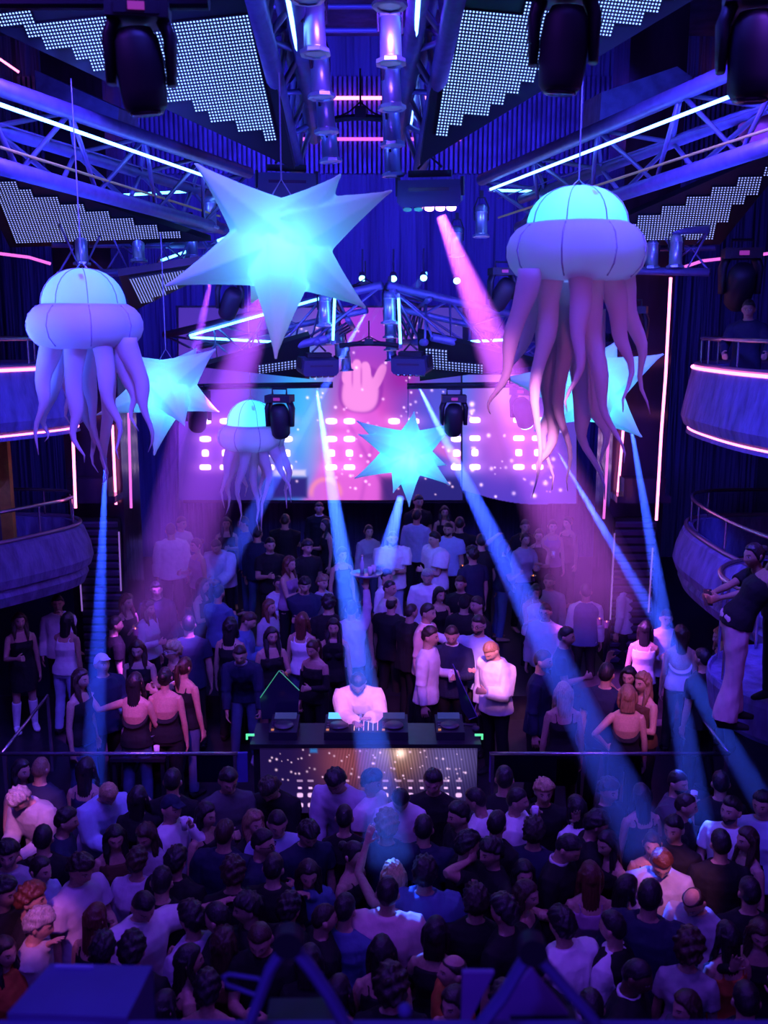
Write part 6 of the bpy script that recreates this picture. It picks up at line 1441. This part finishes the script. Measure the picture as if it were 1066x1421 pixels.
p(727, 1214, 'F', 'f', 10, 'stand', 'tank:bk', 'trousers:bk', 'bob:bk', 'small faced person behind the raised flat hand')
p(730, 1243, 'F', 'f', 60, 'sipL', 'tank:bk', 'trousers:bk', 'bob:br', 'person in profile with hand near the mouth and white bracelet', xt=[('wristband', 'wh', 1)])
p(779, 1284, 'F', 'm', -150, 'reachL', 'tee:wh:.02', 'trousers:bk', 'mop:bk', 'person in white tee from behind, lower right of centre', h=1.80)
p(850, 1288, 'F', 'm', -130, 'drinkR', 'vest:bk', 'trousers:bk', 'short:bk', 'person in white shirt and black waistcoat with a drink', 'shirt:wh', hold=('glass', -1, 'glass held by the black waistcoat'))
p(902, 1246, 'F', 'm', 155, 'stand', 'tee:nv:.03', 'trousers:bk', 'short:bk', 'tall person from behind in navy right of the auburn hair', h=1.92)
p(963, 1252, 'F', 'm', -45, 'phone', 'shirt:lg:.015', 'trousers:bk', 'balding:dk', 'balding person lit pink bowing over his hands', hp=34)
p(884, 1356, 'F', 'm', 60, 'drinkR', 'jacket:bk', 'trousers:bk', 'buzz:bk', 'dark skinned person in jacket over white shirt, lower right', 'collar:wh', skin='d', hp=12)
p(957, 1317, 'F', 'f', 155, 'stand', 'tee:lg', 'trousers:bk', 'bush:br', 'person from behind with a big bush of curls')
p(1009, 1301, 'F', 'f', -165, 'stand', 'tank:or', 'trousers:bk', 'long:bk', 'straight long black haired person with orange strap')
p(1055, 1296, 'F', 'f', -10, 'waveR', 'off:bk', 'trousers:bk', 'long:br', 'person with middle parting facing the camera at the lower right', hp=14)
p(952, 1399, 'F', 'f', -70, 'stand', 'tee:gy', 'trousers:bk', 'bob:br', 'person in profile at the bottom edge, right')
p(1035, 1390, 'F', 'm', 170, 'waveR', 'tee:bk', 'trousers:bk', 'short:bk', 'dark person pointing a finger at the bottom right')
p(745, 1340, 'F', 'm', 160, 'stand', 'tee:bk', 'trousers:bk', 'short:bk', 'dark head above the right bottom stage light')
p(430, 1335, 'F', 'f', 175, 'stand', 'tee:bk', 'trousers:bk', 'bob:bk', 'dark head inside the left bottom yoke')
p(470, 1378, 'F', 'f', 165, 'stand', 'tank:br', 'trousers:bk', 'long:bk', 'dark haired back right of the left bottom yoke')
p(1040, 1240, 'F', 'm', 175, 'stand', 'tee:bk', 'trousers:bk', 'short:bk', 'dark back below the wine glass')
p(870, 1235, 'F', 'f', 120, 'stand', 'tank:bk', 'trousers:bk', 'bob:bk', 'dark bob between auburn hair and tall navy back')
p(402, 1262, 'F', 'm', 150, 'drinkR', 'tee:bk', 'trousers:bk', 'mop:bk', 'person in black holding a pale bottle upright', hold=('bottle', -1, 'pale bottle held upright left of centre'))
p(225, 1225, 'F', 'm', 178, 'stand', 'tee:bk', 'trousers:bk', 'short:bk', 'dark back behind the white tee with fringe')
p(700, 1392, 'F', 'm', 175, 'stand', 'tee:bk', 'trousers:bk', 'mop:bk', 'dark head behind the violet plates')
p(820, 1400, 'F', 'm', 175, 'stand', 'tee:bk', 'trousers:bk', 'short:bk', 'dark head at the bottom edge right of the blue yoke')
p(228, 1400, 'F', 'f', 150, 'stand', 'tank:bk', 'trousers:bk', 'long:bk', 'dark long hair at the bottom edge right of the cabinet')
# round tray with glasses over the waiter's hand
def find(txt): return next(t for t in PEOPLE if txt in t[0]['label'])
o_, K_, M_ = find('round tray'); tp = M_ @ K_['hold', -1]; tp.z = (M_ @ K_['arm', -1][2]).z + .19
e = empty('serving_tray', tp, 'round metal tray with glasses lifted above the crowd', 'tray')
mb = MB(); mb.lathe([(.001, 0), (.20, 0), (.22, .025), (.225, .025), (.205, -.006), (.001, -.006)], 32); mb.build('plate', m_chrome, e, True)
for dx, dy, k, lb in ((-.06, .02, 'bottle', 'small bottle on the raised tray'), (.05, -.05, 'glass', 'glass at the front of the raised tray'), (.10, .06, 'glass', 'glass at the back of the raised tray')):
    hold_thing(k, tp + V((dx, dy, .062 if k == 'glass' else .112)), lb)
# ================================================================ light
w = bpy.data.worlds.new('world'); SC.world = w; w.use_nodes = True
bg = w.node_tree.nodes['Background']; bg.inputs[0].default_value = (.16, .035, .85, 1); bg.inputs[1].default_value = .39
def spot(P, T, power, col, ang, blend=.5, r=.05, name='spot'):
    l = bpy.data.lights.new(name, 'SPOT'); l.energy = power; l.color = col; l.spot_size = R(ang); l.spot_blend = blend; l.shadow_soft_size = r
    o = bpy.data.objects.new(name, l); COL.objects.link(o); o.location = P
    o.rotation_euler = (V(T) - V(P)).to_track_quat('-Z', 'Y').to_euler()
    return o
VIO = (.30, .06, 1.0); BLU = (.04, .10, 1.0); PNK = (1.0, .22, .80); CYA = (.04, .30, 1.0)
# washes from the near rig down on the floor, from the front on the stage
for x in (-2.6, 0, 2.6):
    spot((x, 5.5, 8.6), (x * .8, 7.2, 1.2), 340, (.22, .05, 1.0), 95, .9, .35, 'wash_floor')
    spot((x, 7.5, 8.8), (x * 1.0, 13.0, 1.5), 800, (.17, .05, 1.0), 85, .9, .35, 'wash_stage')
for sd in (-1, 1):
    spot((sd * 1.2, 6.0, 9.0), (sd * 5.0, 12.0, 3.5), 2600, (.07, .06, 1.0), 85, .9, .4, 'wash_balcony')
    spot((sd * 4.3, 8.6, 5.7), (0, 12.6, 8.6), 1500, (.05, .09, 1.0), 85, .9, .5, 'fill_rig')  # added unseen lamps that bring more blue onto trusses and par cans
    spot((sd * 3.0, 14.0, 9.0), (sd * 1.5, 20, 7.5), 2600, (.05, .04, 1.0), 110, .9, .5, 'wash_back')
spot((-1.2, .6, 8.2), (-.6, 2.8, 4.6), 330, (.07, .05, 1.0), 75, .9, .2, 'fill_gear')  # lamp added above the camera to brighten the bottom-edge gear
spot((0, 9.5, 6.2), (0, 14.5, 6.2), 700, (.06, .12, 1.0), 90, .9, .3, 'fill_centre')  # added lamp without a fixture, gives the centre trusses more blue
# narrow pink keys seen on single people
def key(px, py, z, src, power, col=PNK, ang=9): spot(src, at_z(px, py, z), power, col, ang, .6, .08, 'key')
key(505, 985, 1.7, (.3, 2.5, 9.5), 7000, (1, .26, .42), 5)
key(698, 925, 1.9, (.8, 2.5, 9.5), 15000, (1, .30, .75), 5)
key(600, 920, 1.7, (.8, 2.5, 9.5), 3000, (1, .22, .75), 7)
key(940, 1215, 1.5, (2.2, 1.5, 9.5), 4500, (1, .25, .75), 5)
key(35, 1120, 1.5, (-2.2, 1.5, 9.5), 5000, (1, .22, .85), 4)
key(52, 1285, 1.5, (-2.0, 1.0, 9.5), 2500, (1, .20, .75), 4)
key(870, 985, 1.8, (1.8, 2.5, 9.5), 2800, (1, .22, .70), 6)
key(230, 975, 1.8, (-1.5, 2.5, 9.5), 3500, (1, .14, .75), 7)
key(740, 450, 6.5, (1.5, 3.5, 6.8), 900, (1, .26, .62), 40) if False else None
spot((2.6, 3.0, 5.2), at(800, 500, 7.6), 170, (1, .16, .70), 26, .8, .1, 'key_jellyfish')
spot((-2.4, 3.5, 5.2), at(118, 560, 9.3), 230, (.55, .07, .9), 20, .8, .1, 'key_jellyfish')
spot((-.6, 3.5, 5.0), at(350, 660, 14.3), 500, (.55, .08, .9), 12, .8, .1, 'key_jellyfish')
spot((-.2, 3.5, 5.0), at(383, 460, 7.6), 160, (1, .5, .8), 11, .8, .1, 'key_star')
# beams: a real spot each, and the haze it shows up in
HAZE = {}
def haze_mat(d, g=.35):
    k = (round(d, 3), g)
    if k in HAZE: return HAZE[k]
    m = bpy.data.materials.new('haze'); m.use_nodes = True; N, L = nodes(m); N.remove(N['Principled BSDF'])
    s = N.new('ShaderNodeVolumeScatter'); s.inputs['Density'].default_value = d; s.inputs['Anisotropy'].default_value = g; s.inputs['Color'].default_value = (1, 1, 1, 1)
    L.new(s.outputs[0], N['Material Output'].inputs['Volume']); HAZE[k] = m
    return m
def beam(A, B, w0, w1, power, col, label, dens=.22, blend=.55):
    """A lamp end, B far end (picture x, y, distance); w0, w1 widths in px at both ends"""
    a, b = P3(A), P3(B); L = (b - a).length; s0 = A[2] / 1350; s1 = B[2] / 1350
    r0, r1 = w0 * s0 / 2, w1 * s1 / 2
    r0 = min(r0, r1 / L * .45)
    ang = math.degrees(2 * math.atan((r1 - r0) / L)); apex = a - (b - a).normalized() * (r0 / max(1e-3, (r1 - r0) / L))
    spot(apex, b, power, col, ang, blend, .015, 'beam')
    mb = MB(); mb.tube([a, b], [r0, r1], 24); o = mb.build('light_beam', haze_mat(dens), smooth=False)
    tag(o, label, 'light beam', 'light beams in the haze', 'stuff')
    return o
B1 = (.03, .075, 1.0)
beam((440, 543, 13.0), (541, 1195, 7.2), 16, 78, 90000, (.03, .11, 1.0), 'blue beam falling past the dj onto the floor')
beam((583, 540, 13.0), (900, 1180, 7.4), 20, 90, 80000, B1, 'blue beam slanting down to the right behind the booth')
beam((510, 430, 14.5), (250, 895, 11.0), 12, 46, 70000, B1, 'blue beam slanting down left past the small jellyfish')
beam((147, 630, 13.0), (128, 1110, 9.0), 10, 44, 40000, (.02, .06, 1.0), 'thin blue beam falling before the left louvres')
beam((776, 630, 13.0), (1062, 1115, 8.6), 10, 46, 50000, (.03, .08, 1.0), 'thin blue beam crossing to the lower right')
beam((872, 570, 12.6), (975, 1170, 8.2), 10, 52, 50000, (.03, .08, 1.0), 'thin blue beam falling before the right louvres')
beam((556, 690, 15.5), (532, 790, 14.5), 18, 34, 20000, (.03, .08, 1.0), 'faint blue beam under the centre star')
beam((503, 388, 17.4), (572, 490, 15.0), 6, 14, 9000, CYA, 'short cyan beam crossing right behind the hoist', .5)
beam((548, 388, 17.4), (470, 520, 15.0), 6, 16, 9000, CYA, 'short cyan beam crossing left behind the hoist', .5)
beam((588, 386, 17.4), (574, 400, 17.0), 8, 10, 4000, CYA, 'tiny cyan beam at the brightest back lamp', .6)
beam((402, 290, 10.9), (215, 880, 12.0), 30, 150, 34000, (.42, .07, 1.0), 'wide violet beam falling left from behind the big star', .13, .9)
beam((612, 300, 10.8), (835, 850, 12.6), 30, 160, 44000, (.62, .10, 1.0), 'wide pink beam falling right from the boxy light', .13, .9)
beam((291, 395, 13.0), (215, 760, 13.6), 12, 52, 26000, (.30, .05, 1.0), 'dim violet beam behind the left star', .16, .9)
SC.view_settings.view_transform = 'Standard'; SC.view_settings.look = 'None'; SC.view_settings.gamma = 1.0; SC.view_settings.use_curve_mapping = False
SC.view_settings.exposure = 0.0
SC.cycles.use_denoising = True
SC.cycles.max_bounces = 6; SC.cycles.diffuse_bounces = 2; SC.cycles.glossy_bounces = 2; SC.cycles.transmission_bounces = 4; SC.cycles.volume_bounces = 0; SC.cycles.transparent_max_bounces = 6
SC.cycles.sample_clamp_indirect = 4.0; SC.cycles.blur_glossy = 1.0; SC.cycles.caustics_reflective = False; SC.cycles.caustics_refractive = False
SC.cycles.use_light_tree = True
